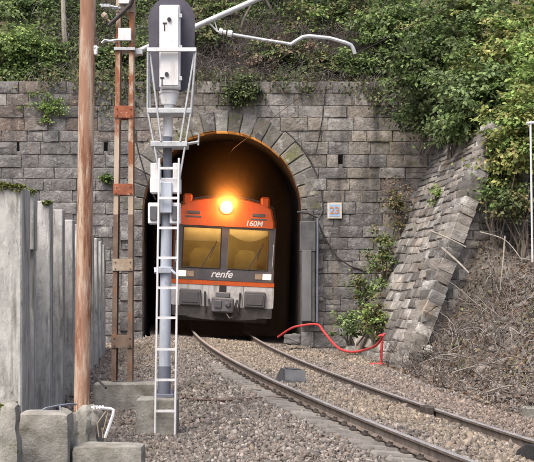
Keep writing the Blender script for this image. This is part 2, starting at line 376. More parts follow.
# ------------------------------------------------------------------ tunnel portal
AR, ACX, ACZ, AB = 2.17, -1.24, 2.47, -1.35                  # radius, centre, springing height, foot
RO = AR + .56
portal = thing('tunnel_portal', (ACX, PY, AB), 'grey ashlar stone tunnel portal wall with a round arched mouth', 'tunnel portal')
def stone_mesh(name, m, seed, nx=5, nz=4, jit=.05, rimd=.30, bx=.05):
    r = random.Random(seed); vs = []; fs = []
    us = [-.5, -.5 + bx] + [-.5 + bx + (1 - 2 * bx) * k / (nx - 3) for k in range(1, nx - 3)] + [.5 - bx, .5]
    vz = [-.5, -.5 + bx * 1.8] + [-.5 + bx * 1.8 + (1 - 3.6 * bx) * k / (nz - 3) for k in range(1, nz - 3)] + [.5 - bx * 1.8, .5]
    tilt = (r.uniform(-.04, .04), r.uniform(-.05, .05))
    for j in range(nz):
        for i in range(nx):
            rim = i in (0, nx - 1) or j in (0, nz - 1)
            y = -.5 + (rimd if rim else r.uniform(-jit, jit) * 2 + tilt[0] * us[i] * .4 + tilt[1] * vz[j] * .4)
            vs.append((us[i] + (0 if rim else r.uniform(-.02, .02)) + (r.uniform(-.014, .014) if rim else 0), y + (r.uniform(-.015, .015) if rim else 0), vz[j] + r.uniform(-.016, .016)))
    for j in range(nz - 1):
        for i in range(nx - 1): fs.append((j * nx + i, j * nx + i + 1, (j + 1) * nx + i + 1, (j + 1) * nx + i))
    ring = [i for i in range(nx)] + [j * nx + nx - 1 for j in range(1, nz)] + [(nz - 1) * nx + i for i in range(nx - 2, -1, -1)] + [j * nx for j in range(nz - 2, 0, -1)]
    b = len(vs)
    for k in ring: vs.append((vs[k][0], .5, vs[k][2]))
    n = len(ring)
    for k in range(n): fs.append((ring[k], b + k, b + (k + 1) % n, ring[(k + 1) % n]))
    mb = MB(); mb.add(vs, fs); me = mb.mesh(name, m)
    me.polygons.foreach_set('use_smooth', [True] * len(me.polygons)); me.set_sharp_from_angle(angle=math.radians(32)); return me
ASH = {m: [stone_mesh('ashlar_block', M[m], 100 + k, nx=6, nz=5, jit=.022, rimd=.045, bx=.03) for k in range(12)] for m in ('ashlar', 'ashlar_beige', 'ashlar_red')}
ash = ASH['ashlar']
rub = [stone_mesh('rubble_stone', M['rubble'], 200 + k, nx=6, nz=5, jit=.02, rimd=.065, bx=.05) for k in range(16)]
def put(name, me, parent, mtx):
    o = bpy.data.objects.new(name, me); col.objects.link(o); o.parent = parent
    o.matrix_local = Matrix.Translation(-parent.location) @ mtx
    return o
# mortar core behind the blocks, with the arch left open
core = MB(); arc = [(ACX + (AR + .04) * math.cos(t), ACZ + (AR + .04) * math.sin(t)) for t in np.linspace(0, math.pi, 25)]
WL, WR, WT = -14.0, 5.6, 6.0
core.prism([(arc[0][0], AB - 1), (WR, AB - 1), (WR, WT - .3), (arc[12][0], WT - .05)] + arc[:13][::-1], PY - .012, PY + .5)
core.prism([(arc[12][0], WT - .05), (WL, WT - .02), (WL, AB - 1), (arc[24][0], AB - 1)] + arc[12:][::-1], PY - .012, PY + .5)
core.build('mortar_core', M['mortar'], portal)
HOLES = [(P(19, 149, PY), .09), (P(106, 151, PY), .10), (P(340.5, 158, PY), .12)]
z = -1.30; row = 0; nb = 0
while z < 5.72:
    h = random.uniform(.30, .365); zt = z + h
    def hw(zz, R): return R if zz <= ACZ else (math.sqrt(max(R * R - (zz - ACZ) ** 2, 0)))
    o_ = max(hw(z, AR + .16), 0)
    spans = [(-9.3 if z > .7 else -5.2, ACX - o_), (ACX + o_, 4.9 + max(0, (z - 3) * .2))] if o_ > .05 else [(-9.3, 5.3)]
    topz = 5.95
    for (hp_, hw_) in HOLES:
        if z <= hp_.z < zt:
            spans = [q for (a, b) in spans for q in (((a, hp_.x - hw_ / 2), (hp_.x + hw_ / 2, b)) if a < hp_.x < b else ((a, b),))]
            mb = MB(); mb.span((hp_.x - hw_ / 2, PY - .022, z + .10), (hp_.x + hw_ / 2, PY - .0125, zt - .01)); mb.build('weep_hole_shade', M['holeshade'], portal)  # shallow plate coloured as the darkness inside the hole
            mb = MB(); mb.span((hp_.x - hw_ / 2, PY - .03, z), (hp_.x + hw_ / 2, PY + .06, z + h * .28)); mb.build('weep_sill', M['ashlar'], portal)
    for (a, b) in spans:
        x = a - (random.uniform(0, .3) if a < -5 else 0)
        while x < b - .05:
            w = random.uniform(.42, .90)
            if b - (x + w) < .3: w = b - x
            wx = x + w / 2
            vis = not (wx > 2.10 + BAT * (z + 1.5) + .5)      # buried behind the wing wall
            if vis:
                d = .30; pr = random.uniform(-.015, .03)
                ang = random.gauss(0, .009)
                up_ = (z - 2.6) / 2.5 + (.45 if wx > -3.5 else -.9) + random.gauss(0, .42)
                fam = 'ashlar_beige' if up_ > .55 else 'ashlar'
                if wx < -3.2 and z > 4.2 and random.random() < .40: fam = 'ashlar_red'
                cut = random.random() < .05
                for (z0_, h_) in (((z, h * .52), (z + h * .52, h * .48)) if cut else ((z, h),)):
                    put('ashlar_block', random.choice(ASH[fam]), portal, Matrix.Translation((wx, PY - pr + d / 2 - .05, z0_ + h_ / 2)) @ Matrix.Rotation(ang, 4, 'Y') @ Matrix.Diagonal((w - .009, d, h_ - .008, 1)))
                    nb += 1
            x += w
    z = zt; row += 1
# arch ring: every voussoir and jamb stone its own piece
nv = 21
for k in range(nv):
    t0 = math.pi * k / nv + .004; t1 = math.pi * (k + 1) / nv - .004
    ri, ro = AR + random.uniform(-.01, .02), RO + random.uniform(-.05, .05); y0 = PY - .075 + random.uniform(-.012, .012)
    mb = MB(); n = 4; vs = []
    e = .02
    for yy, ins in ((y0 + .022, 0), (y0, e)):
        for q in range(n):
            t = (t0 + ins / ri) + (t1 - t0 - 2 * ins / ri) * q / (n - 1)
            vs.append((ACX + (ri + ins * .5) * math.cos(t), yy, ACZ + (ri + ins * .5) * math.sin(t))); 
        for q in range(n - 1, -1, -1):
            t = (t0 + ins / ri) + (t1 - t0 - 2 * ins / ri) * q / (n - 1)
            vs.append((ACX + (ro - ins) * math.cos(t), yy, ACZ + (ro - ins) * math.sin(t)))
    for v in vs[:2 * n]: vs.append((v[0], PY + .55, v[2]))
    m = 2 * n
    fs = [tuple(range(m, 2 * m))] + [(i, (i + 1) % m, m + (i + 1) % m, m + i) for i in range(m)] + [(i, 2 * m + i, 2 * m + (i + 1) % m, (i + 1) % m) for i in range(m)]
    mb.add(vs, fs); mb.build('voussoir', M['voussoir'], portal)
for sgn in (-1, 1):
    z = -1.3; alt = 0
    while z < ACZ - .05:
        h = random.uniform(.36, .46); h = h if ACZ - (z + h) > .2 else ACZ - z
        w = .62 if alt % 2 else .36
        cxx = ACX + sgn * (AR + w / 2)
        put('jamb_stone', random.choice(ash), portal, Matrix.Translation((cxx, PY + .2, z + h / 2)) @ Matrix.Diagonal((w - .012, .62, h - .014, 1))).data = random.choice(ash)
        z += h; alt += 1
# tunnel lining swept along the track
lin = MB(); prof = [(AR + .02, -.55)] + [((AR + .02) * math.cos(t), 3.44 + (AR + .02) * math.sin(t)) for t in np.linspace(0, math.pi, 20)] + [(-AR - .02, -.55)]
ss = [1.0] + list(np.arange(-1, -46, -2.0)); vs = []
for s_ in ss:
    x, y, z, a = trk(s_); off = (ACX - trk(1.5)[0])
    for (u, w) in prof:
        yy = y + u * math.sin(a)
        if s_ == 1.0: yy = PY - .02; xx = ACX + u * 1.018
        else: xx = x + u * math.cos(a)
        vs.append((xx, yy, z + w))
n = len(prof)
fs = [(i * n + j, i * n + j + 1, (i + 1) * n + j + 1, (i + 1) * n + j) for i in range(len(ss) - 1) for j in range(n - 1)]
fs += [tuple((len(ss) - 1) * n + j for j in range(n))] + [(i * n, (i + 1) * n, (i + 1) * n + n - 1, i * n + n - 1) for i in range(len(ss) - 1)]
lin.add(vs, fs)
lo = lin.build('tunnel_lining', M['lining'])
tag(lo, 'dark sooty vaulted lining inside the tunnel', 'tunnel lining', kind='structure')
# track bed inside the tunnel
sv2 = np.arange(-14, 1.6, .2); tv2 = np.arange(-2.1, 2.15, .1); S2, T2 = np.meshgrid(sv2, tv2, indexing='ij')
a_, b_, c_, d_ = trk_n(S2)
tb = big_mesh('tunnel_track_bed', np.stack([a_ + T2 * np.cos(d_), b_ + T2 * np.sin(d_), c_ - T2 * CANT - .15 + .03 * fbm(a_ * 3 + T2 * 3, b_ * 3, 8)], -1).reshape(-1, 3), grid_faces(*S2.shape), M['bed'])
tag(tb, 'ballast bed running into the dark tunnel', 'ground', kind='structure')

# ------------------------------------------------------------------ wing wall of rubble masonry
wing = thing('wing_wall', (WBX(40), 40, -1.5), 'leaning rubble stone retaining wall at the right of the tunnel mouth', 'retaining wall')
u1 = Vector((.1067, -1, 0)).normalized(); up1 = Vector((BAT, 0, 1)).normalized(); n1 = up1.cross(u1).normalized()   # inward
if n1.x < 0: n1 = -n1
e2 = Vector((.80, .60, 0)); 
RB, RD = Vector((WBX(35.5), 35.5, -1.5)), Vector((BAT - .4 * .1067, .40, 1.0))      # ridge foot and direction per metre of height
def frame(xa, za, ya, c): return Matrix(((xa.x, ya.x, za.x, c.x), (xa.y, ya.y, za.y, c.y), (xa.z, ya.z, za.z, c.z), (0, 0, 0, 1)))
hh = 0.0; nw = 0; HTOP = 5.55
n2 = RD.normalized().cross(e2).normalized()
if n2.y < 0: n2 = -n2
up2 = n2.cross(e2).normalized(); up2 = up2 if up2.z > 0 else -up2
rows = []
while hh < HTOP:
    ch = (.28 - .028 * hh) * random.uniform(.82, 1.22)
    rows.append((hh, ch)); hh += ch
for (h0, ch) in rows:
    hm = h0 + ch / 2; rp = RB + RD * hm
    far = Vector((WBX(44.1) + BAT * hm, 44.1, -1.5 + hm)); Ltot = (rp - far).length
    ud = (rp - far).normalized(); yd = up1.cross(ud).normalized(); yd = yd if yd.x > 0 else -yd; 
    zd = ud.cross(yd).normalized(); zd = zd if zd.z > 0 else -zd; yd = zd.cross(ud)
    q = 0.0; slope1 = math.sqrt(1 + BAT ** 2)
    # visible part of the course only: what the portal corner and greenery leave open
    while q < Ltot - .02:
        w = random.uniform(.5, 1.25) if q < Ltot - 3.2 else random.uniform(.25, .9)
        if Ltot - (q + w) < .3: w = Ltot - q + random.uniform(-.05, .05)
        c = far + ud * (q + w / 2) + zd * random.uniform(-.006, .006)
        pr = random.uniform(-.008, .015)
        R = Matrix.Rotation(random.gauss(0, .012), 4, 'Y') @ Matrix.Rotation(random.gauss(0, .005), 4, 'Z')
        put('rubble_stone', random.choice(rub), wing, frame(ud, zd, yd, c + yd * (.17 - pr) + zd * (random.gauss(0, .012) + .045 * math.sin(q * 1.2 + h0 * .25))) @ R @ Matrix.Diagonal((w - random.uniform(.01, .03), .36, ch * slope1 * random.uniform(.95, 1.0) - .003, 1)))
        nw += 1; q += w
    q = 0.0
    while q < 1.5:                                            # the short return behind the corner
        w = random.uniform(.45, .8)
        c = rp + e2 * (q + w / 2); pr = random.uniform(-.02, .04)
        R = Matrix.Rotation(random.gauss(0, .02), 4, 'Y') @ Matrix.Rotation(random.gauss(0, .02), 4, 'Z')
        put('corner_stone', random.choice(rub), wing, frame(e2, up2, up2.cross(e2), c + n2 * (.17 - pr)) @ R @ Matrix.Diagonal((w - .02, .36, ch * 1.12 - .016, 1)))
        q += w
core = MB()
b0 = Vector((WBX(44.2), 44.2, -1.9)); 
def wp(y, h): return Vector((WBX(y) + BAT * h + .025, y, -1.5 + h))
r0 = RB + RD * -.4 + Vector((.03, .05, 0)); r1 = RB + RD * HTOP + Vector((.03, .05, 0)); f0 = wp(44.1, -.4); f1 = wp(44.1, HTOP); q0 = r0 + e2 * 2; q1 = r1 + e2 * 2
core.add([f0, r0, r1, f1, q0, q1, Vector((q0.x, 44.1, q0.z)), Vector((q1.x, 44.1, q1.z))], [(0, 1, 2, 3), (1, 4, 5, 2), (3, 2, 5, 7), (4, 6, 7, 5), (0, 3, 7, 6), (0, 6, 4, 1)])
core.build('rubble_core', M['mortar'], wing)

# ------------------------------------------------------------------ railway track
track = thing('railway_track', TP(20, 0, -.2), 'single railway track curving out of the tunnel to the right', 'railway track', kind='structure')
prof = [(-.065, -.154), (.065, -.154), (.065, -.143), (.012, -.12), (.010, -.045), (.036, -.034), (.036, -.008), (.028, 0), (-.028, 0), (-.036, -.008), (-.036, -.034), (-.010, -.045), (-.012, -.12), (-.065, -.143)]
for sg in (-1, 1):
    sl = np.arange(-13, 44, .6); mb = MB(); vs = []; n = len(prof)
    for s_ in sl:
        for (u, w) in prof: vs.append(TP(s_, sg * GAUGE / 2 + u, w))
    for i in range(len(sl) - 1):
        for j in range(n):
            mb.f.append((i * n + j, i * n + (j + 1) % n, (i + 1) * n + (j + 1) % n, (i + 1) * n + j)); mb.m.append(1 if j in (6, 7, 8) else 0)
    mb.v = [tuple(v) for v in vs]
    mb.build('rail', [M['railside'], M['railtop']], track)
slm = MB(); 
pts = [(-1.3, .13, .10), (1.3, .13, .10)]
slm.add([(-1.3, -.14, -.2), (1.3, -.14, -.2), (1.3, .14, -.2), (-1.3, .14, -.2), (-1.28, -.115, 0), (1.28, -.115, 0), (1.28, .115, 0), (-1.28, .115, 0), (-1.3, -.13, -.03), (1.3, -.13, -.03), (1.3, .13, -.03), (-1.3, .13, -.03)],
        [(0, 1, 2, 3), (4, 5, 6, 7), (0, 1, 9, 8), (1, 2, 10, 9), (2, 3, 11, 10), (3, 0, 8, 11), (8, 9, 5, 4), (9, 10, 6, 5), (10, 11, 7, 6), (11, 8, 4, 7)])
sl_me = slm.mesh('sleeper', M['sleeper'])
cm = MB(); cm.box((0, 0, .01), (.075, .15, .035), bev=.008); cm.tube([(0, -.045, .02), (0, -.045, .055)], .017, 6); cm.tube([(.03, .04, .02), (.0, .06, .05), (-.03, .04, .02)], .012, 5)
cl_me = cm.mesh('rail_clip', M['clip'])
k = 0
for s_ in np.arange(-6, 33, .6):
    x, y, z, a = trk(s_); X = Vector((math.cos(a), math.sin(a), -CANT)).normalized(); Yv = Vector((-math.sin(a), math.cos(a), GR)).normalized(); Zv = X.cross(Yv)
    o = put('sleeper', sl_me, track, frame(X, Zv, Yv, TP(s_, random.uniform(-.02, .02), -.168)))
    if s_ > 6:
        for t_ in (-.95, -.75, .75, .95):
            c = bpy.data.objects.new('rail_clip', cl_me); col.objects.link(c); c.parent = o; c.location = (t_, 0, .005)
# things lying on the track
def wedge(name, s_, t_, L, W, H, m, label, cat):
    x, y, z, a = trk(s_); mb = MB(); h = W / 2
    poly = [(-L / 2, 0), (L / 2, 0), (L / 2 - .05, H * .55), (L * .12, H), (-L * .30, H), (-L / 2 + .02, H * .35)]
    prof2 = [(h, -1), (h, 1)]
    n = len(poly); vs = [(-h + .02 * (v > .01), u, v) for u, v in poly] + [(h - .02 * (v > .01), u, v) for u, v in poly]
    fs = [tuple(range(n)), tuple(range(2 * n - 1, n - 1, -1))] + [(i, (i + 1) % n, (i + 1) % n + n, i + n) for i in range(n)]
    mb.add(vs, fs); mb.box((0, -L * .1, H + .012), (W * .6, L * .3, .02), bev=.005)
    o = mb.build(name, m); X = Vector((math.cos(a), math.sin(a), -CANT)); Yv = Vector((-math.sin(a), math.cos(a), GR)); o.matrix_world = frame(X.normalized(), X.cross(Yv).normalized(), Yv, TP(s_, t_, -.15))
    return tag(o, label, cat)
wedge('track_beacon', 17.6, -.30, .95, .40, .27, M['rubber'], 'dark grey wedge shaped beacon lying between the rails', 'beacon')
wedge('track_beacon', 28.6, .50, .8, .45, .2, M['black'], 'black beacon between the rails cut by the bottom right corner', 'beacon')
b = MB(); b.box(TP(23.0, GAUGE / 2 - .10, -.06), (.13, .36, .17), Matrix.Rotation(A0 + KC * 23, 4, 'Z'), bev=.02); b.box(TP(23.0, GAUGE / 2 - .02, -.145), (.30, .20, .04), bev=.01)
tag(rebase(b.build('rail_clamp', M['clip'])), 'dark clamp fixed round the right hand rail', 'rail clamp')
b = MB(); b.box((0, 0, .11), (.34, .3, .24), bev=.02); o = b.build('concrete_marker', M['footing']); o.location = TP(22.4, 2.55, -.14)
tag(o, 'small pale concrete block beside the track at the right edge', 'concrete block')

# ------------------------------------------------------------------ the train
tr = thing('commuter_train', (0, 0, 0), 'orange and white electric train coming out of the tunnel with headlamp lit', 'train')
x, y, z, a = trk(0); X = Vector((math.cos(a), math.sin(a), -.045)).normalized(); Yv = Vector((-math.sin(a), math.cos(a), GR)).normalized(); Zv = X.cross(Yv).normalized(); Yv = Zv.cross(X)
tr.matrix_world = frame(X, Zv, Yv, Vector((x - .09, y, z)))
def tb_(mb, name, m, parent=tr, smooth=False): return mb.build(name, m, parent, smooth, local=True)
W2 = 1.46
def sect(w, zt, zl=.85):
    arcp = [(w * math.sin(t) , zt - .40 + .42 * math.cos(t)) for t in np.linspace(-1.25, 1.25, 11)]
    return [(-w, zl), (-w, zt - .62)] + [(p[0] * .985, p[1]) for p in arcp] + [(w, zt - .62), (w, zl)]
body = MB(); secs = [(.02, sect(W2 - .05, 3.88)), (.16, sect(W2, 3.93)), (19.5, sect(W2, 3.93))]
vs = []; n = len(secs[0][1])
for yy, sc in secs: vs += [(p[0], yy, p[1]) for p in sc]
fs = [tuple(range(2 * n, 3 * n))] + [(i * n + j, i * n + (j + 1) % n, (i + 1) * n + (j + 1) % n, (i + 1) * n + j) for i in range(2) for j in range(n)]
body.add(vs, fs)
for i, f in enumerate(body.f):
    zs = [body.v[k][2] for k in f]; body.m[i] = 1 if min(zs) > 3.2 else 0
tb_(body, 'body', [M['orange'], M['tgrey']])
for sx in (-1, 1):
    mb = MB(); mb.span((sx * (W2 - .01), .2, .86), (sx * (W2 + .012), 19.4, 1.5)); tb_(mb, 'side_skirt', M['twhite'])
# front panels, each a little proud of the one behind
fore = MB(); top = sect(W2 - .055, 3.875); arcs = [p for p in top if p[1] > 3.2]
arcs = [p for p in top[1:-1] if p[1] > 3.06]
poly = [(-W2 + .045, 3.06)] + arcs + [(W2 - .045, 3.06)]
fv = []; n = len(poly)
for dy, sc in ((-.05, .985), (-.10, .95)):
    for (u, w) in poly: fv.append((u * sc, dy + .10 * (w - 3.06) + (.0), 3.06 + (w - 3.06) * (sc if w > 3.07 else 1) + (.0)))
fv += [(u, .06, w) for (u, w) in poly]
fs = [tuple(range(n, 2 * n))] + [(i, (i + 1) % n, n + (i + 1) % n, n + i) for i in range(n)] + [(i, 2 * n + i, 2 * n + (i + 1) % n, (i + 1) % n) for i in range(n)]
fore.add(fv, fs); tb_(fore, 'forehead_panel', M['orange'])
for sx in (-1, 1):
    mb = MB(); mb.box((sx * 1.10, .12, 3.78), (.26, .3, .34), bev=.05); tb_(mb, 'roof_horn_fairing', M['orange'])
    mb = MB(); mb.box((sx * .92, -.075, 3.42), (.36, .02, .09), bev=.006); mb.box((sx * .92, -.075, 3.30), (.46, .02, .05), bev=.006); tb_(mb, 'ventilation_grille', M['tmid'])
# windscreen band as a frame round two openings, so the cab can be seen through the panes
wz0, wz1 = 1.52, 3.08; gz0, gz1 = 1.86, 3.0
fr = MB(); y0, y1 = -.055, .02
fr.span((-W2 + .03, y0, wz0), (W2 - .03, y1, gz0)); fr.span((-W2 + .03, y0, gz1), (W2 - .03, y1, wz1))
for (xa, xb) in ((-W2 + .03, -1.2), (-.10, .10), (1.26, W2 - .03)): fr.span((xa, y0, gz0 + .001), (xb, y1, gz1 - .001))
tb_(fr, 'windscreen_frame', M['tgrey'])
for (xa, xb) in ((-1.19, -.11), (.11, 1.25)):
    mb = MB(); mb.span((xa, -.03, gz0 + .005), (xb, -.018, gz1 - .005)); pn = tb_(mb, 'windscreen_pane', M['glass'])
    mb = MB(); mb.tube([((xa + xb) / 2, -.07, gz0 - .02), ((xa + xb) / 2 + .34, -.045, gz0 + .62)], .012, 5); mb.tube([((xa + xb) / 2 + .25, -.045, gz0 + .3), ((xa + xb) / 2 + .42, -.045, gz0 + .78)], .012, 5); tb_(mb, 'wiper', M['darkmark'], pn)
for (xa, xb) in ((-1.19, -.11), (.11, 1.25)):
    mb = MB(); q = .022
    mb.tube([(xa, -.052, gz0), (xb, -.052, gz0), (xb, -.052, gz1), (xa, -.052, gz1), (xa, -.052, gz0)], q, 6); tb_(mb, 'window_seal', M['black'])
for sx in (-1, 1):
    mb = MB(); mb.tube([(sx * 1.385, -.055, 1.95), (sx * 1.385, -.10, 2.0), (sx * 1.385, -.10, 2.55), (sx * 1.385, -.055, 2.6)], .014, 6); tb_(mb, 'grab_rail', M['galv'])
    mb = MB(); mb.span((sx * .58, -.036, .80), (sx * .59, -.0305, 1.38)); tb_(mb, 'panel_seam', M['black'])
    mb = MB(); mb.span((sx * 1.18 - .2, -.30, .50), (sx * 1.18 + .2, -.06, .535)); tb_(mb, 'foot_step', M['tunder'])
mb = MB(); mb.span((-W2 + .06, -.064, 3.065), (W2 - .06, -.056, 3.085)); tb_(mb, 'forehead_seam', M['black'])
mb = MB(); mb.tube([(-.30, -.12, .62), (-.18, -.22, .46), (.05, -.26, .42), (.22, -.2, .5), (.30, -.12, .66)], .028, 7); tb_(mb, 'jumper_cable', M['darkmark'])
mb = MB(); mb.tube([(.1, -.5, .62), (.2, -.58, .48), (.3, -.5, .52)], .02, 6); tb_(mb, 'coupling_chain', M['railside'])
# the cab behind the panes
cab = MB(); cab.span((-W2 + .06, 1.55, 1.0), (W2 - .06, 1.6, 3.5)); cab.span((-W2 + .06, .03, 3.10), (W2 - .06, 1.5, 3.14)); tb_(cab, 'cab_bulkhead', M['ochre'])
dk = MB(); dk.span((-W2 + .08, .05, 1.2), (W2 - .08, .6, 1.80)); tb_(dk, 'driving_desk', M['tunder'])
for sx in (-.62, .68):
    mb = MB(); mb.prism([(sx - .34, 1.6), (sx + .34, 1.6), (sx + .32, 2.25), (sx + .2, 2.42), (sx - .2, 2.42), (sx - .32, 2.25)], .95, 1.1); tb_(mb, 'cab_seat', M['ochre'])
mb = MB(); mb.span((-1.17, .04, 2.62), (-.13, .05, 2.99)); tb_(mb, 'sun_blind', M['blind'])
mb = MB(); dz = [(u, 2.86 - .20 * math.sin(math.pi * (u - .13) / 1.1)) for u in np.linspace(.13, 1.23, 12)]
mb.prism([(.13, 2.99)] + dz + [(1.23, 2.99)], .04, .05); tb_(mb, 'sun_blind', M['blind'])
mb = MB(); mb.tube([(-1.1, .32, 3.05), (1.15, .32, 3.05)], .028, 6); tb_(mb, 'cab_lamp', emission('cab_lamp_glow', (1, .84, .56), 20))
# lower front
mb = MB(); mb.span((-W2 + .0, -.045, 1.39), (W2, .1, 1.515)); tb_(mb, 'orange_stripe', M['orange'])
mb = MB(); mb.prism([(-W2, 1.385), (W2, 1.385), (W2, .80), (1.2, .74), (-1.2, .74), (-W2, .80)], -.03, .12); tb_(mb, 'lower_front_panel', M['twhite'])
ap = MB(); pl = [(u, .56 - .16 * math.cos(u / W2 * 1.25)) for u in np.linspace(-W2 + .04, W2 - .04, 13)]
ap.prism([(W2 - .04, .78), (-W2 + .04, .78)] + pl, -.10, .3); tb_(ap, 'snowplough_apron', M['tunder'])
for sx in (-1, 1):
    mb = MB(); mb.box((sx * .92, -.10, 1.02), (.60, .18, .46), bev=.03); bx_ = tb_(mb, 'buffer_box', M['tmid'])
    mb = MB(); mb.box((sx * .92, -.20, 1.02), (.46, .03, .30), bev=.01); tb_(mb, 'buffer_face', M['tgrey'], bx_)
    mb = MB(); mb.tube([(sx * .50, -.12, 1.14), (sx * .47, -.14, .62)], .03, 6); mb.tube([(sx * .50, -.12, 1.14), (sx * .50, -.02, 1.18)], .03, 6); tb_(mb, 'brake_hose', M['darkmark'])
cp = MB(); cp.box((0, -.32, .84), (.62, .52, .42), bev=.04); cp.box((0, -.28, 1.12), (.40, .3, .16), bev=.03); co = tb_(cp, 'coupler', M['tmid'])
mb = MB(); mb.box((-.14, -.595, .86), (.2, .05, .22), bev=.02); mb.tube([(.14, -.56, .86), (.14, -.66, .86)], [.10, .05], 10); mb.tube([(-.36, -.45, .78), (-.40, -.5, 1.0)], .035, 6); mb.tube([(.36, -.45, .78), (.40, -.5, 1.0)], .035, 6); tb_(mb, 'coupler_head', M['tgrey'], co)
mb = MB(); mb.span((-.10, -.05, 1.14), (.10, -.032, 1.383)); tb_(mb, 'coupler_recess', M['black'])
mb = MB(); mb.span((-W2 + .15, .3, .35), (W2 - .15, 19, .9)); tb_(mb, 'underframe', M['tunder'])
for yy in (2.2, 4.7, 15, 17.5):
    for sx in (-1, 1):
        mb = MB(); mb.tube([(sx * .78, yy, .45), (sx * .90, yy, .45)], .45, 24); mb.tube([(sx * .76, yy, .45), (sx * .80, yy, .45)], .48, 24); tb_(mb, 'wheel', M['tunder'])
mb = MB(); mb.tube([(-1.15, -.06, 1.66), (-1.0, -.06, 1.66)], .001, 4)
for (xa, xb, m, nm) in ((-1.34, -1.06, 'lamp2', 'marker_lamp'), (1.12, 1.36, 'lamp2', 'marker_lamp'), (.90, 1.09, 'lampdim', 'tail_lamp'), (-1.03, -.84, 'lampdim', 'tail_lamp')):
    mb = MB(); mb.span((xa, -.075, 1.60), (xb, -.056, 1.76)); tb_(mb, nm, M[m])
def text(body, size, shear, off, name, parent, Mx, m, bold=.0):
    c = bpy.data.curves.new(name, 'FONT'); c.body = body; c.size = size; c.shear = shear; c.offset = bold; c.align_x = 'CENTER'; c.align_y = 'CENTER'; c.extrude = .003
    t = bpy.data.objects.new(name, c); col.objects.link(t); bpy.context.view_layer.update()
    me = bpy.data.meshes.new_from_object(t.evaluated_get(bpy.context.evaluated_depsgraph_get())); bpy.data.objects.remove(t); me.materials.append(m)
    o = bpy.data.objects.new(name, me); col.objects.link(o); o.parent = parent; o.matrix_local = Mx
    return o
RX = Matrix.Rotation(math.pi / 2, 4, 'X')
text('renfe', .29, .35, 0, 'lettering', tr, Matrix.Translation((-.06, -.062, 1.70)) @ RX, M['letters'], .005)
text('160M', .215, .15, 0, 'unit_number', tr, Matrix.Translation((.80, -.098, 3.17)) @ RX, M['letters'], .005)
# the lit headlamp, with its own light
mb = MB(); mb.tube([(0, -.02, 3.60), (0, -.11, 3.60)], .19, 24); hlh = tb_(mb, 'headlamp_housing', M['tgrey'])
mb = MB(); mb.tube([(-.0, -.11, 3.60), (-.0, -.13, 3.60)], [.15, .13], 24); tb_(mb, 'headlamp', M['lamp'], hlh)
ld = bpy.data.lights.new('headlamp_light', 'SPOT'); ld.energy = 1000; ld.color = (1, .40, .09); ld.shadow_soft_size = .10; ld.spot_size = math.radians(96); ld.spot_blend = 1.0
lo_ = bpy.data.objects.new('headlamp_light', ld); col.objects.link(lo_); lo_.parent = tr; lo_.location = (0, -.16, 3.60); lo_.rotation_euler = (math.radians(-124), 0, 0)
ld = bpy.data.lights.new('headlamp_bloom', 'POINT'); ld.energy = 40; ld.color = (1, .40, .09); ld.shadow_soft_size = .12  # extra point light added to imitate bloom around the headlamp
lo_ = bpy.data.objects.new('headlamp_bloom', ld); col.objects.link(lo_); lo_.parent = tr; lo_.location = (0, -.28, 3.60)

# ------------------------------------------------------------------ colour light signal on its ladder mast (seen from behind)
SY = 22.2; SS = F / SY
def Q(px, py, dy=0.0): return Vector(((px - HX) / SS, SY + dy, (HY - py) / SS))
def axis(py): return 164.5 + (392 - py) / 392 * 5.5
sg = thing('railway_signal', Q(164.5, 397), 'tall white signal mast with ladder and dark backing plate seen from behind', 'signal')
def sp(mb, name, m, parent=sg, smooth=False): return mb.build(name, m, parent, smooth)
mb = MB(); w, ztop, zbot = .325, -3, 90; out = []
cx_ = (171.5 - HX) / SS
for t in np.linspace(0, math.pi, 15): out.append((cx_ + .325 * math.cos(t), (HY - 20) / SS + .33 * math.sin(t)))
for t in np.linspace(math.pi, 2 * math.pi, 15): out.append((cx_ + .31 * math.cos(t), (HY - 76) / SS + .24 * math.sin(t)))
mb.prism(out, SY + .02, SY + .035); sp(mb, 'backing_plate', M['plate'])
mb = MB(); mb.span(Q(160.5, 8, -.26), Q(181, 90.5, .018), bev=.02); hs = sp(mb, 'signal_housing', M['white'])
mb = MB(); mb.span(Q(161.8, 10.5, -.275), Q(179.6, 88, -.258), bev=.006); dr = sp(mb, 'housing_door', M['white'], hs)
for py in (19, 50, 81):
    mb = MB(); mb.span(Q(180, py - 2, -.27), Q(183.2, py + 2, -.24), bev=.004); sp(mb, 'hinge', M['galv'], hs)
for (px, py) in ((170.5, 23), (168, 77)):
    mb = MB(); mb.tube([Q(px, py, -.275), Q(px, py, -.30)], .028, 10); mb.span(Q(px - 5.2, py + 4, -.283), Q(px - 4.2, py + 11, -.276)); mb.span(Q(px - 6.5, py + 3, -.283), Q(px - 2.5, py + 4.3, -.276)); sp(mb, 'padlock', M['darkmark'], hs)
for py in (20, 42, 64):
    mb = MB(); mb.tube([Q(171, py, .04), Q(171, py, .30)], .11, 14, caps=False); mb.tube([Q(171, py, .04), Q(171, py, .06)], .108, 14); sp(mb, 'lamp_hood', M['plate'], hs)
mb = MB(); mb.tube([Q(169.5, 90, -.06), Q(169.3, 97, -.06), Q(169, 105, -.06)], [.125, .125, .10], 14); mb.tube([Q(169.5, 92, -.06), Q(169.5, 94, -.06)], .14, 14); sp(mb, 'neck', M['white'], smooth=True)
mb = MB(); mb.tube([Q(169, 104, -.04), Q(168, 137, -.04)], .068, 14); sp(mb, 'mast_top_tube', M['white'], smooth=True)
mb = MB(); mb.tube([Q(168, 136, -.04), Q(167, 215, -.04)], .062, 14); sp(mb, 'mast_dark_section', M['slate'], smooth=True)
mb = MB(); mb.tube([Q(164.8, 366, -.04), Q(164.5, 394, -.04)], .088, 14); sp(mb, 'mast_foot', M['slate'], smooth=True)
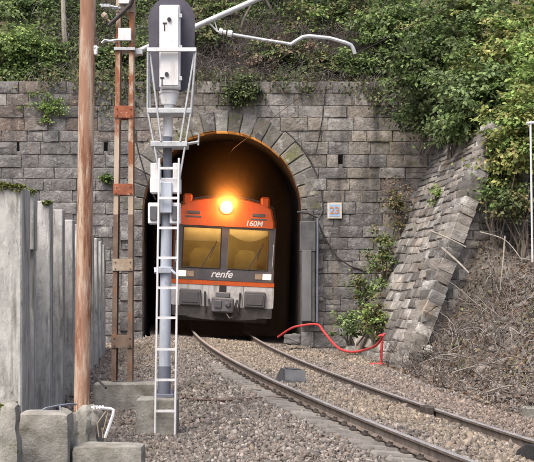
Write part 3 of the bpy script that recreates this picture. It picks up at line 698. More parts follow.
mb = MB(); mb.tube([Q(167, 213, -.04), Q(164.7, 367, -.04)], .078, 14); sp(mb, 'mast_tube', M['bluepaint'], smooth=True)
mb = MB(); mb.span(Q(154.5, 393.5, -.18), Q(174.5, 397, .10), bev=.006)
for (u, v) in ((156.5, -.15), (172.5, -.15), (156.5, .07), (172.5, .07)): mb.tube([Q(u, 394, v), Q(u, 390, v)], .018, 6)
sp(mb, 'base_flange', M['slate'])
for (xa, xb, py) in ((148.5, 193, 113), (152, 188.5, 146)):
    mb = MB(); mb.span(Q(xa, py - 2.6, -.30), Q(xb, py + 2.6, .16), bev=.008); sp(mb, 'platform_plate', M['galv'])
mb = MB(); mb.span(Q(149, 51.5, -.36), Q(197.5, 55.3, -.31), bev=.004); sp(mb, 'handrail_bar', M['white'])
r = .0145
rods = [((149.5, 56, -.33), (149, 112, -.28)), ((196.8, 56, -.33), (192, 112, -.28)), ((151.5, 56, -.30), (162.5, 143, -.30)), ((195.5, 56, -.30), (181.5, 143, -.30)),
        ((149, 113, -.28), (162, 181, -.28)), ((192, 113, -.28), (180.5, 181, -.28)), ((149.5, 56, -.33), (150, 112, .12)), ((196.8, 56, -.33), (191.5, 112, .12))]
for a_, b_ in rods:
    mb = MB(); mb.tube([Q(*a_), Q(*b_)], r, 6); sp(mb, 'railing_rod', M['galv'])
mb = MB(); mb.tube([Q(188, 144.5, -.1), Q(199, 142.5, -.1)], .022, 6); mb.tube([Q(198.5, 146, -.1), Q(199, 135.5, -.1), Q(194, 134.5, -.1)], .014, 6); sp(mb, 'lamp_bracket', M['galv'])
for (xa, ya, xb, yb, d0, d1, m) in ((151.5, 164, 161.5, 181, -.1, .12, 'white'), (173.5, 164, 181, 183, -.1, .12, 'white'), (151, 179, 181.5, 194, -.12, .14, 'white'), (149, 203.5, 160.5, 224.5, -.10, .14, 'white'), (170.5, 203.5, 181, 224.5, -.10, .14, 'white')):
    mb = MB(); mb.span(Q(xa, ya, d0 - .1), Q(xb, yb, d1 - .1), bev=.012); bo = sp(mb, 'equipment_box', M[m])
    if ya > 200:
        mb = MB(); mb.span(Q(xa + 2.2, ya + 3.6, d0 - .125), Q(xb - 2.2, yb - 3.6, d0 - .102), bev=.006); sp(mb, 'box_window', M['tmid'], bo)
mb = MB(); mb.span(Q(161.5, 183.5, -.255), Q(173, 214, -.135), bev=.01); sp(mb, 'cable_trunk', M['bluepaint'])
lad = MB()
def stl(px0, px1, py): return px0 + (px1 - px0) * (py - 160) / 275
for (p0, p1) in ((160.8, 157.0), (180.2, 176.6)):
    mb = MB(); mb.tube([Q(p0, 160, -.30), Q(p1, 437, -.42)], .0155, 6); sp(mb, 'ladder_stile', M['white'])
for py in (170, 199.5, 229, 258.5, 288, 317.5, 348.5, 378.5, 409):
    d = -.30 - .12 * (py - 160) / 277
    mb = MB(); mb.span(Q(stl(160.8, 157, py), py - 1.25, d - .012), Q(stl(180.2, 176.6, py), py + 1.25, d + .012)); sp(mb, 'ladder_rung', M['white'])
mb = MB(); mb.span(Q(159, 267, -.16), Q(172.5, 273.5, .08), bev=.01); mb.tube([Q(160, 268, -.1), Q(155.5, 268.5, -.1), Q(156.5, 273, -.16)], .02, 6); mb.tube([Q(172, 270, -.14), Q(176, 274, -.22), Q(178.5, 274, -.33)], .018, 6); sp(mb, 'mast_clamp', M['bluepaint'])
ft = MB(); ft.box(P(158, 408, SY) + Vector((.0, -.04, -.20)), (.56, .6, .71), bev=.03); o = ft.build('signal_footing', M['footing']); tag(rebase(o), 'brownish concrete footing block under the signal mast', 'footing')

# ------------------------------------------------------------------ catenary mast with cantilever
CY = 26.0; CS = F / CY
def C(px, py, dy=0.0): return Vector(((px - HX) / CS, CY + dy, (HY - py) / CS))
cat = thing('catenary_mast', C(124, 379), 'rusty two legged lattice mast carrying the overhead wire arm', 'catenary mast')
def cp_(mb, name, m, parent=cat, smooth=False): return mb.build(name, m, parent, smooth)
def lx(py, k): return (114.5 + (379 - py) / 379 * 5.0) if k == 0 else (130.5 + (379 - py) / 379 * 1.8)
for k in (0, 1):
    for (ya, yb, m) in ((-60, 150, 'mastpaint'), (150, 215, 'mastpaint'), (215, 381, 'mastrust')):
        mb = MB(); h = 2.7
        for (pxo, dy0, dy1) in ((-h, -.16, .16),):
            A0_, A1_ = C(lx(ya, k), ya), C(lx(yb, k), yb); 
            e = .04; d = .16
            # channel section: web plus two flanges
            sgn = 1 if k == 0 else -1
            vs = []
            for pt in (A0_, A1_):
                for (u, v) in ((-sgn * .038, -d), (sgn * .038, -d), (sgn * .038, -d + .012), (-sgn * .027, -d + .012), (-sgn * .027, d - .012), (sgn * .038, d - .012), (sgn * .038, d), (-sgn * .038, d)): vs.append(pt + Vector((u, v, 0)))
            fs = [(i, (i + 1) % 8, 8 + (i + 1) % 8, 8 + i) for i in range(8)] + [tuple(range(8)), tuple(range(8, 16))]
            mb.add(vs, fs)
        cp_(mb, 'mast_leg', M[m])
for (py, hgt, m) in ((-38, 10, 'redlead'), (113, 12, 'redlead'), (190, 11, 'redlead'), (265, 12, 'paleplate'), (341, 13, 'mastrust'), (10, 8, 'paleplate')):
    for d in (-.172, .172):
        mb = MB(); mb.span(C(lx(py, 0) - 2.6, py - hgt / 2, d - .006), C(lx(py, 1) + 2.6, py + hgt / 2, d + .006), bev=.003)
        bp = cp_(mb, 'batten_plate', M[m])
        if d < 0:
            mb = MB()
            for px in (lx(py, 0), lx(py, 1)):
                for q in (-.28, .28): mb.tube([C(px, py + hgt * q, d - .004), C(px, py + hgt * q, d - .022)], .013, 6)
            cp_(mb, 'rivet', M[m], bp)
mb = MB(); mb.span(C(119.5, 30.5, -.24), C(132.5, 43, -.178), bev=.01); cp_(mb, 'number_plate', M['white'])
mb = MB(); mb.span(C(120, -3, -.24), C(132, 6.5, -.178), bev=.01); cp_(mb, 'insulator_cap', M['white'])
for (a_, b_) in ((C(115, 49, -.2), C(136, 52, .2)), (C(113, 9, -.2), C(122, 11, -.1))):
    mb = MB(); mb.span(a_, b_, bev=.004); cp_(mb, 'clamp_bar', M['galv'])
mb = MB(); mb.tube([C(101, 7, -.2), C(119, 9.5, -.2)], .018, 6)
for px in (104, 107, 110): mb.tube([C(px, 6.2, -.2), C(px, 9.2, -.2)], .03, 8)
cp_(mb, 'side_insulator', M['galv'])
mb = MB(); mb.tube([C(103, 45, -.2), C(106, 42, -.2), C(111, 43, -.2), C(119, 42, -.2)], .022, 6); cp_(mb, 'bracket_hook', M['galv'])
mb = MB(); mb.tube([C(104, 16.5, -.25), C(106.5, 19, -.25), C(109, 21.5, -.25)], [.045, .055, .02], 8); mb.tube([C(108.5, 21, -.25), C(114, 26.5, -.25)], .014, 6); cp_(mb, 'feeder_insulator', M['paleplate'])
mb = MB(); mb.tube([C(110, 28, -.24), C(122, 17, -.24), C(131, 8, -.24), C(137, -6, -.24)], .035, 8); cp_(mb, 'feeder_cable', M['cable'])
mb = MB(); mb.tube([C(124, 70, -.1), C(127, 95, -.1), C(129.5, 135, -.1)], .010, 5); mb.tube([C(134, 128, -.18), C(139, 152, -.18), C(149, 186, -.18), C(156, 200, -.1)], .013, 5); cp_(mb, 'earth_cable', M['cable'])
mb = MB(); mb.tube([C(134, 53, 0), C(180, 33.5, 0), C(252, 1.5, 0), C(290, -15, 0)], .047, 12); arm = cp_(mb, 'cantilever_tube', M['galv'], smooth=True)
mb = MB(); mb.span(C(132, 49, -.07), C(143, 55, .07), bev=.01); cp_(mb, 'tube_hinge', M['galv'], arm)
mb = MB(); mb.tube([C(206, 25, 0), C(209, 22, 0), C(217, 31.5, 0), C(222, 32.5, 0)], .012, 6); mb.tube([C(207, 22, 0), C(218, 31, 0)], .010, 6); mb.tube([C(214, 19, 0), C(217.5, 31, 0)], .010, 6); cp_(mb, 'drop_bracket', M['galv'], arm)
mb = MB()
for (a_, b_, r_) in ((219, 222.5, .05), (223, 226, .035), (227.5, 232, .055)): mb.tube([C(a_, 31 + (a_ - 219) * .23, 0), C(b_, 31 + (b_ - 219) * .23, 0)], r_, 10)
cp_(mb, 'arm_insulator', M['white'], arm)
mb = MB(); mb.tube([C(231, 34.2), C(262, 39.5), C(290, 44)], .026, 8); cp_(mb, 'registration_tube', M['galv'], arm, True)
mb = MB(); mb.tube([C(287, 43.6), C(290.5, 44.6), C(296, 41), C(303, 37), C(309, 36), C(330, 38.2), C(345, 42.5), C(351, 45), C(353, 48), C(355, 54)], .032, 8); cp_(mb, 'steady_arm', M['galv'], arm, True)
# contact wire over the track
w = MB(); cw = C(355, 54.5); pt0 = Vector((trk(-8)[0] - .1, trk(-8)[1], Z0 + 5.1)); pt1 = Vector((trk(1.5)[0] + .2, 44.0, Z0 + 5.15))
w.tube([pt0, pt1, cw, Vector((cw.x + 5.2, 1.0, cw.z - .45))], .0055, 5); o = w.build('contact_wire', M['copper']); tag(rebase(o), 'thin dark contact wire held by the steady arm over the track', 'overhead wire')
ft = MB(); ft.box(C(127, 391) + Vector((.05, .02, -.10)), (1.12, .72, .5), bev=.03); o = ft.build('mast_footing', M['footing']); tag(rebase(o), 'long low concrete footing under the lattice mast', 'footing')

# ------------------------------------------------------------------ brown steel pole and concrete lumps in the foreground
BY = 18.7
pole = thing('steel_pole', P(82, 411, BY), 'thick round brown pole with peeling paint in the left foreground', 'pole')
mb = MB(); n = 12; a_, b_ = P(81.8, 412, BY), P(89.2, -80, BY); mb.tube([a_.lerp(b_, k / n) for k in range(n + 1)], .094, 20, caps=True); mb.build('pole_shaft', M['rustpole'], pole, True)
mb = MB(); c = P(88.4, 51, BY); mb.box(c + Vector((.09, -.03, 0)), (.045, .08, .11), bev=.01); mb.tube([c + Vector((.07, -.07, .03)), c + Vector((.12, -.05, .03))], .012, 6); mb.build('pole_bracket', M['white'], pole, True)
def lump(name, c, size, seed, m, label, cat, rough=.05, sub=3):
    import bmesh
    bm = bmesh.new(); bmesh.ops.create_cube(bm, size=2); bmesh.ops.subdivide_edges(bm, edges=bm.edges[:], cuts=9, use_grid_fill=True)
    r = random.Random(seed); ph = [r.uniform(0, 9) for _ in range(9)]; pw_ = 14 if rough < .06 else 4.5
    for v in bm.verts:
        p = v.co.copy(); k_ = (abs(p.x) ** pw_ + abs(p.y) ** pw_ + abs(p.z) ** pw_) ** (1 / pw_); p = p / k_
        n_ = sum(math.sin(p[i % 3] * (2.2 + 1.7 * i) + ph[i] + 1.6 * p[(i + 1) % 3] * (1 + i * .6)) / (1 + .5 * i) for i in range(7)) / 2.2
        v.co = Vector((p.x * size[0] / 2, p.y * size[1] / 2, p.z * size[2] / 2)) + p.normalized() * (n_ * rough + r.gauss(0, 1) * min(rough * .05, .004))
        v.co.z += size[2] / 2
    me = bpy.data.meshes.new(name); bm.to_mesh(me); bm.free(); me.materials.append(m)
    me.polygons.foreach_set('use_smooth', [True] * len(me.polygons)); me.set_sharp_from_angle(angle=math.radians(40))
    o = bpy.data.objects.new(name, me); col.objects.link(o); o.location = Vector(c) - Vector((0, 0, size[2]))
    return tag(o, label, cat)
lump('concrete_block', P(44, 412, 17.7) + Vector((0, .15, 0)), (.58, .62, .95), 3, M['footing'], 'square concrete block with flat top at the bottom left', 'concrete block', .008)
lump('concrete_block', P(80, 408, 18.6), (.42, .62, .8), 5, M['footing'], 'rounded crumbling concrete lump at the foot of the brown pole', 'concrete block', .10)
lump('concrete_block', P(109, 444, 17.9), (.80, .55, .6), 6, M['footing'], 'low concrete slab at the bottom edge right of the pole', 'concrete block', .014)
lump('mossy_rock', P(2, 404, 17.0), (.36, .5, .8), 21, M['footing'], 'pale rough rock with mossy top in the bottom left corner', 'rock', .055)
o = lump('moss_cushion', P(6, 403, 16.95), (.20, .3, .06), 12, M['moss'], 'dark green moss cushion on the rock in the corner', 'moss', .03)
fr_ = thing('bent_wire_frame', P(100, 440, 18.3), 'small bent white wire frame stuck beside the pole foot', 'wire frame')
def fw(px, py, d=0): return P(px, py, 18.3 + d)
mb = MB(); mb.tube([fw(92, 407.5, .1), fw(110, 408.5), fw(113.5, 410), fw(113, 415), fw(105, 438)], .019, 6); mb.build('bent_tube', M['white'], fr_, True)
for (a_, b_) in (((106, 411), (97, 424)), ((108, 412), (103, 432)), ((97, 422), (99, 437)), ((102, 428), (103, 438))):
    mb = MB(); mb.tube([fw(*a_, .03), fw(*b_, .05)], .008, 5); mb.build('frame_wire', M['paleplate'], fr_)
mb = MB()
for px in (94, 97, 100, 103): mb.tube([fw(px, 405.5, .05), fw(px, 409, .05)], .014, 6)
mb.build('frame_coil', M['white'], fr_)
cb = MB(); cb.tube([P(88, 366, 21), P(93, 373, 20.5), P(101, 383, 20.2), P(106, 388, 20)], .016, 6); o = cb.build('loose_cable', M['cable']); tag(rebase(o), 'short loose black cable beside the concrete wall', 'cable')
cb = MB(); cb.tube([P(36, 413, 18.0), P(46, 408, 18), P(58, 405.5, 18.1), P(70, 404, 18.2), P(76, 404.5, 18.4)], .012, 6); cb.tube([P(60, 406, 18.05), P(60.5, 414, 17.9)], .010, 5); o = cb.build('steel_rod', M['slate']); tag(rebase(o), 'thin bent steel rod lying on the concrete block', 'rod')
# cable on the ballast
cb = MB(); pts = []
for px, py in ((172, 396), (185, 397.5), (200, 400), (225, 400.5), (250, 398.5), (270, 397), (292, 398)):
    d = 22.0
    for _ in range(40):
        s_, t_ = to_st((px - HX) / F * d, d); zz = float(ground_z(s_, t_)) + .05; d += (-zz * F / (py - HY) - d) * .5
    pts.append(Vector(((px - HX) / F * d, d, zz)))
cb.tube(pts, .013, 6); o = cb.build('ground_cable', mat('brown_cable', (.11, .055, .045), None, 8, .7, bump=0)); tag(rebase(o), 'thin dark cable lying across the ballast from signal to rail', 'cable')

# ------------------------------------------------------------------ concrete counterfort wall on the left
WLX = lambda y: -2.124 - .0468 * y
wall = thing('concrete_wall', (WLX(29), 29, -1.65), 'row of tall grey concrete counterfort panels along the left side', 'concrete wall')
MOSS = []
fins = [(33.5, 21.2, 191, 'a'), (50.0, None, 202, ''), (62.5, None, 210.5, ''), (72.5, None, 219, ''), (80, None, 224, ''), (86.5, None, 229, ''), (92.5, None, 234, ''), (97, None, 238, ''), (101, None, 241.5, ''), (104.2, None, 245, '')]
for i, (px, yy, py, k) in enumerate(fins):
    y = yy or 2.124 / (-(px - HX) / F - .0468)
    xr = (px - HX) / F * y; zt = (HY - py) / F * y
    mb = MB()
    if k == 'a':
        zz = (HY - 250) / F * y
        mb.span((xr - .62, y, zz), (xr, y + .36, zt), bev=.012); mb.span((xr - .62, y + .10, -2.0), (xr - .012, y + .345, zz + .02), bev=.004)
    else: mb.span((xr - .66, y, -2.0), (xr, y + .34 + random.uniform(-.04, .04), zt + random.uniform(-.02, .02)), bev=.012)
    pn = mb.build('concrete_panel', M['concrete'], wall)
    if i < 2:
        MOSS.append((pn, xr - .62, xr, y, y + .3, zt))
y0 = 20.0
mb = MB(); ya, yb = 20.6, 40.0
mb.add([(WLX(ya) - .45, ya, -2), (WLX(yb) - .35, yb, -2), (WLX(yb) - .35, yb, 1.2), (WLX(ya) - .45, ya, 1.25), (WLX(ya) - .75, ya, -2), (WLX(yb) - .65, yb, -2), (WLX(yb) - .65, yb, 1.2), (WLX(ya) - .75, ya, 1.25)],
       [(0, 1, 2, 3), (4, 7, 6, 5), (3, 2, 6, 7), (0, 3, 7, 4), (1, 5, 6, 2)])
mb.build('back_slab', M['concrete'], wall)
pier = thing('concrete_pier', P(0, 420, 19.4), 'broad pale concrete pier with moss on top at the left edge', 'concrete pier')
a_ = P(22, 186, 19.4); mb = MB(); mb.span((a_.x - 1.5, 19.4, -2.2), (a_.x, 20.1, a_.z), bev=.02); mb.build('pier_body', M['concrete'], pier)
MOSS.append((pier, a_.x - 1.45, a_.x + .01, 19.39, 20.0, a_.z))

# ------------------------------------------------------------------ fittings on the portal
duct = thing('cable_duct', P(308, 322, 43.6), 'tall grey steel cable duct at the right jamb of the tunnel', 'cable duct')
D = lambda px, py, d=0.0: P(px, py, 43.6 + d)
mb = MB(); mb.span(D(300, 221, 0), D(315.5, 252, .32), bev=.02); mb.build('duct_hood', M['darkduct'], duct)
mb = MB(); mb.span(D(300.8, 251, .02), D(314.6, 322, .30), bev=.01); mb.build('duct_casing', M['darkduct'], duct)
mb = MB(); mb.span(D(302, 250, -.02), D(311.5, 321, .018), bev=.006); mb.build('duct_door', M['greydoor'], duct)
mb = MB(); mb.tube([D(317.6, 218, .05), D(317.2, 322, .05)], .028, 8); mb.build('conduit_pipe', M['slate'], duct, True)
cb = MB(); ar_ = [(ACX + (RO + .05) * math.cos(t), PY - .06, ACZ + (RO + .05) * math.sin(t)) for t in np.linspace(.9, 0, 9)]
cb.tube(ar_ + [D(318, 222, .25), D(326, 240, .25), D(338, 258, .25), D(350, 266, .28), D(366, 271, .3)], .022, 6); cb.tube([D(297, 212, .2), D(308, 213, .2), D(318, 218, .22)], .03, 6)
o = cb.build('wall_cable', M['cable']); tag(rebase(o), 'black cable looping from the arch ring down the portal wall', 'cable')
cb = MB(); cb.tube([D(326, 84, .33), D(323, 115, .33), D(316, 152, .33)], .014, 5); o = cb.build('hanging_cable', M['cable']); tag(rebase(o), 'thin cable hanging down the wall right above the arch', 'cable')
sign = thing('number_sign', P(334.5, 218, 43.9), 'small square plate reading 23 on the wall right of the tunnel', 'number sign')
E_ = lambda px, py, d=0.0: P(px, py, 43.88 + d)
mb = MB(); mb.span(E_(327.4, 202.6, 0), E_(341.8, 218.6, .03), bev=.005); mb.build('sign_border', M['signcream'], sign)
mb = MB(); mb.span(E_(329.2, 204.6, -.006), E_(340, 216.6, .002)); mb.build('sign_face', M['signblue'], sign)
text('23', .27, 0, 0, 'sign_digits', sign, Matrix.Translation(E_(334.6, 210.7, -.012) - sign.location) @ RX, M['signorange'], .002)
# red hose and its standpipe
hose_pts = []
for (px, py, d) in ((278, 337, 43.0), (290, 329, 42.6), (299, 326, 42.4), (317, 324.5, 42.2), (324, 332, 41.6), (333, 343, 40.8), (341, 349.5, 40), (352, 352, 39.2), (364, 350, 38.8), (374, 346.5, 37.6), (380, 341, 37.0), (382.5, 335, 36.6)): hose_pts.append(P(px, py, d))
cb = MB(); 
def smooth_path(p, k=5):
    out = []
    for i in range(len(p) - 1):
        a, b, c, d = p[max(i - 1, 0)], p[i], p[i + 1], p[min(i + 2, len(p) - 1)]
        for q in range(k):
            t = q / k; out.append(.5 * ((2 * b) + (c - a) * t + (2 * a - 5 * b + 4 * c - d) * t * t + (3 * b - a - 3 * c + d) * t ** 3))
    return out + [p[-1]]
cb.tube(smooth_path(hose_pts), .03, 8); o = cb.build('red_hose', M['redhose'], smooth=True); tag(rebase(o), 'red hose sagging from the tunnel jamb to the red standpipe', 'hose')
SPY = 38.0
for _ in range(60):
    s_, t_ = to_st(np.array((379 - HX) / F * SPY), np.array(SPY)); SPY += (-float(ground_z(s_, t_)) * F / (366 - HY) - SPY) * .3
st = thing('standpipe', P(381, 368, SPY), 'thin red standpipe with foot beside the rubble wall', 'standpipe')
mb = MB(); mb.tube([P(382.3, 334, SPY), P(380.8, 366, SPY)], .032, 8); mb.build('pipe', M['redhose'], st, True)
mb = MB(); mb.box(P(376.5, 365.5, SPY), (.30, .16, .12), bev=.02); mb.build('pipe_foot', M['redhose'], st)
mb = MB(); mb.tube([P(378.5, 336, SPY), P(385.5, 334, SPY)], .03, 6); mb.build('pipe_tee', M['redhose'], st)
pst = thing('marker_post', P(531, 240, 33), 'thin white post with short crossbar at the right edge', 'post')
mb = MB(); mb.tube([P(530.5, 121, 33), P(532.5, 262, 33)], .022, 8); mb.build('post_tube', M['white'], pst, True)
mb = MB(); mb.tube([P(526.5, 123.5, 33), P(546, 121, 33)], .032, 8); mb.build('post_crossbar', M['white'], pst, True)

# ------------------------------------------------------------------ ballast stones (too many and too small to pick apart: one mass)
OCT = np.array([(1, 0, 0), (-1, 0, 0), (0, 1, 0), (0, -1, 0), (0, 0, 1), (0, 0, -1)], float)
OF = np.array([(0, 2, 4), (2, 1, 4), (1, 3, 4), (3, 0, 4), (2, 0, 5), (1, 2, 5), (3, 1, 5), (0, 3, 5)])
def rand_rot(n):
    q = rng.normal(size=(n, 4)); q /= np.linalg.norm(q, axis=1)[:, None]; w, x, y, z = q.T
    return np.stack([np.stack([1 - 2 * (y * y + z * z), 2 * (x * y - z * w), 2 * (x * z + y * w)], -1), np.stack([2 * (x * y + z * w), 1 - 2 * (x * x + z * z), 2 * (y * z - x * w)], -1), np.stack([2 * (x * z - y * w), 2 * (y * z + x * w), 1 - 2 * (x * x + y * y)], -1)], 1)
def pebbles(name, C_, size, colors, m):
    n = len(C_); v = OCT[None] * rng.uniform(.55, 1.25, (n, 6, 1)) + rng.normal(0, .16, (n, 6, 3))
    v *= (size[:, None] * rng.uniform(.7, 1.2, (n, 3)))[:, None, :]
    v = np.einsum('nij,nkj->nki', rand_rot(n), v); v += C_[:, None, :]
    f = OF[None] + (np.arange(n) * 6)[:, None, None]
    return big_mesh(name, v.reshape(-1, 3), f.reshape(-1, 3), m, np.repeat(colors, 6, 0))
def stone_cols(s_, t_, x, y):
    n = len(s_)
    pal = np.array([(.20, .19, .182), (.29, .275, .262), (.23, .205, .19), (.35, .33, .315), (.14, .13, .127), (.25, .215, .19), (.46, .44, .42)])
    c = pal[rng.choice(7, n, p=[.22, .2, .18, .14, .12, .1, .04])]
    tan = np.clip(np.exp(-((t_ - .2) / .75) ** 2) * 1.0 + np.exp(-((s_ - 6) / 7) ** 2) * .8 + fbm(x * .6, y * .6, 40) * .8 - .15, 0, 1)[:, None]
    c = c * (1 - tan * .62) + np.array((.38, .325, .25)) * rng.uniform(.6, 1.35, (n, 1)) * tan * .62
    pink = (np.exp(-((t_ - 2.0) / .5) ** 2) * (s_ > 11))[:, None]
    c = c * (1 - pink * .6) + np.array((.36, .295, .26)) * rng.uniform(.6, 1.3, (n, 1)) * pink * .6
    return c * np.array([1.0, .96, .92]) * rng.uniform(.52, 1.05, (n, 1))
N_ = 190000
s_ = rng.uniform(1.5, 31, N_); t_ = rng.uniform(-5.5, 3.5, N_)
keep = rng.random(N_) < np.clip(1.15 - np.abs(s_ - 20) * .02, .4, 1)
x, y, zc, a = trk_n(s_); x = x + t_ * np.cos(a); y = y + t_ * np.sin(a)
keep &= np.abs(np.abs(t_) - GAUGE / 2) > .085
ph = np.abs(((s_ + 6) / .6 + .5) % 1 - .5) * .6
onsl = (ph < .125) & (np.abs(t_) < 1.28)
keep &= ~(onsl & (t_ < -.9) & (rng.random(N_) < .84))
keep &= (y < 44) & (t_ > -4.6 + 0 * s_) & ((x / y) > -.18) & ((x / y) < .19)
s_, t_, x, y = s_[keep], t_[keep], x[keep], y[keep]
gz = ground_z(s_, t_)
sz = rng.gamma(5, .0044, len(s_)) + .007
cc = stone_cols(s_, t_, x, y)
o = pebbles('ballast_stones', np.stack([x, y, gz + sz * .35], -1), sz, cc, M['stones']); tag(o, 'loose grey and tan ballast stones around the rails', 'ballast', kind='stuff')

# ------------------------------------------------------------------ greenery
def leaf_cloud(name, C_, Nrm, size, colors, parent=None, m=None):
    """C_ (n,3) leaf bases, Nrm (n,3) rough facing direction; a folded four-corner leaf each"""
    n = len(C_); nn = Nrm + rng.normal(0, .55, (n, 3)); nn /= np.linalg.norm(nn, axis=1)[:, None]
    r = rng.normal(size=(n, 3)); r[:, 2] -= .5; d = r - (r * nn).sum(1)[:, None] * nn; d /= np.linalg.norm(d, axis=1)[:, None]
    b = np.cross(nn, d); L_ = size[:, None]; W_ = L_ * rng.uniform(.26, .36, (n, 1))
    v = np.stack([C_, C_ + d * L_ * .5 + b * W_ + nn * L_ * .12, C_ + d * L_, C_ + d * L_ * .5 - b * W_ + nn * L_ * .12], 1)
    i = np.arange(n) * 4
    f = np.concatenate([np.stack([i, i + 1, i + 2], -1), np.stack([i, i + 2, i + 3], -1)])
    return big_mesh(name, v.reshape(-1, 3), f, m or M['leafgreen'], np.repeat(colors, 4, 0), parent)
PAL = {'dark': [(.045, .075, .024), (.06, .095, .03), (.08, .12, .038), (.035, .055, .02)],
       'mid': [(.055, .105, .025), (.08, .14, .035), (.10, .165, .045), (.04, .075, .02)],
       'bright': [(.10, .18, .035), (.13, .22, .05), (.075, .14, .03), (.16, .24, .06)],
       'blue': [(.07, .125, .042), (.10, .165, .06), (.13, .195, .075), (.05, .09, .03)],
       'yellow': [(.125, .165, .038), (.155, .185, .048), (.10, .145, .033), (.19, .19, .06)],
       'autumn': [(.10, .105, .04), (.08, .10, .035), (.12, .10, .048), (.065, .085, .03)],
       'brown': [(.17, .12, .075), (.22, .17, .115), (.12, .085, .055), (.27, .22, .16)]}
def pick(pal, n):
    p = np.array(PAL[pal]); p = (p * .86 + p.mean(1, keepdims=True) * .14) * np.array([1.10, 1.0, .96])
    return p[rng.integers(0, len(p), n)] * rng.uniform(.7, 1.3, (n, 1)) * (1.0 if pal == 'brown' else 1.7)
def crown_points(c, r, nclump, per, spread):
    """clumps spread through an ellipsoid, thicker towards its skin; each clump a flat spray of leaves"""
    d = rng.normal(size=(nclump, 3)); d /= np.linalg.norm(d, axis=1)[:, None]
    rad = rng.random(nclump) ** .45
    lump_ = 1 + .38 * np.sin(d[:, 0] * 5 + c[0] * 3) * np.sin(d[:, 2] * 6 + c[1]) + rng.normal(0, .10, nclump)
    cc = np.array(c) + d * (rad * lump_)[:, None] * np.array(r)
    ax = rng.normal(size=(nclump, 3)); ax[:, 2] *= .35
    p = np.repeat(cc, per, 0) + np.repeat(ax, per, 0) * rng.normal(0, spread * .8, (nclump * per, 1)) + rng.normal(0, spread * .5, (nclump * per, 3)) * np.array([1, 1, .45])
    nrm = np.repeat(d * .5 + np.array([0, -.25, .9]), per, 0)
    return p, nrm, cc
def ground_any(x, y):
    if y > 44.4: return float(hill_z(np.array(x), np.array(y)))
    s_, t_ = to_st(np.array(x), np.array(y)); return float(ground_z(s_, t_))
def bush(px, py, Y, r, nclump, lsize, pal, label, per=26, base=None, name='bush', cat='bush', group='bushes on the slope', mixpal=None, spread=.15, stem_m=None, nst=9):
    c = P(px, py, Y); gz_ = ground_any(c.x, Y) if base is None else base
    root = thing(name, (c.x, Y + .1, min(gz_, c.z - r[2] * .5)), label, cat, group)
    p, nrm, cc = crown_points(c, r, nclump, per, spread)
    n = len(p); colr = pick(pal, n)
    if mixpal:
        k = np.repeat(rng.random(nclump) < .35, per); colr[k] = pick(mixpal, k.sum())
    colr *= np.repeat(rng.uniform(.72, 1.28, (nclump, 1)), per, 0)
    leaf_cloud('crown', p, nrm, rng.uniform(.65, 1.3, n) * lsize, colr, root)
    mb = MB()
    for q in rng.choice(len(cc), min(nst, len(cc)), replace=False):
        e = Vector(cc[q]); b0 = Vector((c.x + random.uniform(-.3, .3) * r[0], Y + random.uniform(0, .25), root.location.z - .1)); m_ = b0.lerp(e, .5) + Vector((random.uniform(-.15, .15), random.uniform(-.1, .1), .15 * r[2]))
        mb.tube([b0, m_, e], [.028, .018, .006], 5)
    mb.build('stems', stem_m or M['bark'], root)
    return root
for (par, xa, xb, ya, yb, zt) in MOSS:
    n = int(5200 * (xb - xa)); x = rng.uniform(xa, xb, n); y = ya - .012 + (yb - ya) * rng.random(n) ** 1.6; d = fbm(x * 5, y * 5, 77)
    k = d > -.3; x, y, d = x[k], y[k], d[k]; n = len(x)
    zz = zt + .005 + d.clip(0) * .09 * rng.random(n) - np.where(y < ya + .01, rng.random(n) ** 2 * .07, 0)
    p_ = np.array([(.10, .125, .025), (.075, .10, .02), (.14, .15, .035), (.06, .065, .025)])[rng.integers(0, 4, n)] * rng.uniform(.7, 1.3, (n, 1))
    c_ = np.stack([x, y, zz], -1); o = leaf_cloud('moss', c_, np.tile((0, -.3, .9), (n, 1)), rng.uniform(.022, .05, n), p_ * 1.3)
    o.parent = par; o['kind'] = 'stuff'; q_ = par; off = Vector((0, 0, 0))
    while q_ is not None: off += q_.location; q_ = q_.parent
    o.location = -off
G1 = 'bushes above the right hand wall'
bush(405, 30, 45.2, (1.5, 1.0, 1.1), 210, .13, 'mid', 'loose mid green bush high above the wall corner', group=G1, mixpal='dark')
bush(438, 62, 42.2, (1.35, 1.0, 1.5), 250, .13, 'dark', 'dark leafy bush overhanging the top of the rubble wall', group=G1, mixpal='mid', base=4.3)
bush(425, 108, 43.0, (.95, .6, .75), 120, .11, 'dark', 'low dark bush filling the corner over the rubble wall', group=G1, mixpal='blue', base=4.0)
bush(470, 18, 43.5, (1.6, 1.2, 1.2), 220, .13, 'mid', 'green bush at the top edge right of centre', group=G1, mixpal='yellow')
bush(478, 100, 39.6, (1.05, .9, 1.2), 240, .13, 'blue', 'bluish green hazel bush behind the rubble wall corner', group=G1, mixpal='mid', base=3.6)
bush(520, 55, 40.5, (1.3, 1.0, 1.5), 260, .13, 'yellow', 'yellow green bush high at the right edge', group=G1, mixpal='bright')
bush(522, 140, 37.2, (.85, .8, 1.15), 220, .12, 'yellow', 'yellowing bush low at the right edge above the twigs', group=G1, mixpal='bright')
bush(498, 158, 37.6, (.42, .4, .62), 70, .11, 'yellow', 'small yellow green shrub hugging the rubble wall top corner', group=G1, mixpal='mid')
bush(522, 204, 36.6, (.8, .4, .32), 45, .10, 'dark', 'dark low undergrowth beneath the yellowing bush at the right edge', group=G1, mixpal='autumn')
bush(497, 196, 37.0, (.35, .3, .3), 24, .10, 'dark', 'dark little shrub in the shade behind the wall corner', group=G1, mixpal='mid')
bush(545, 100, 38.5, (1.0, .9, 1.5), 200, .13, 'bright', 'bright green bush cut by the right edge', group=G1)
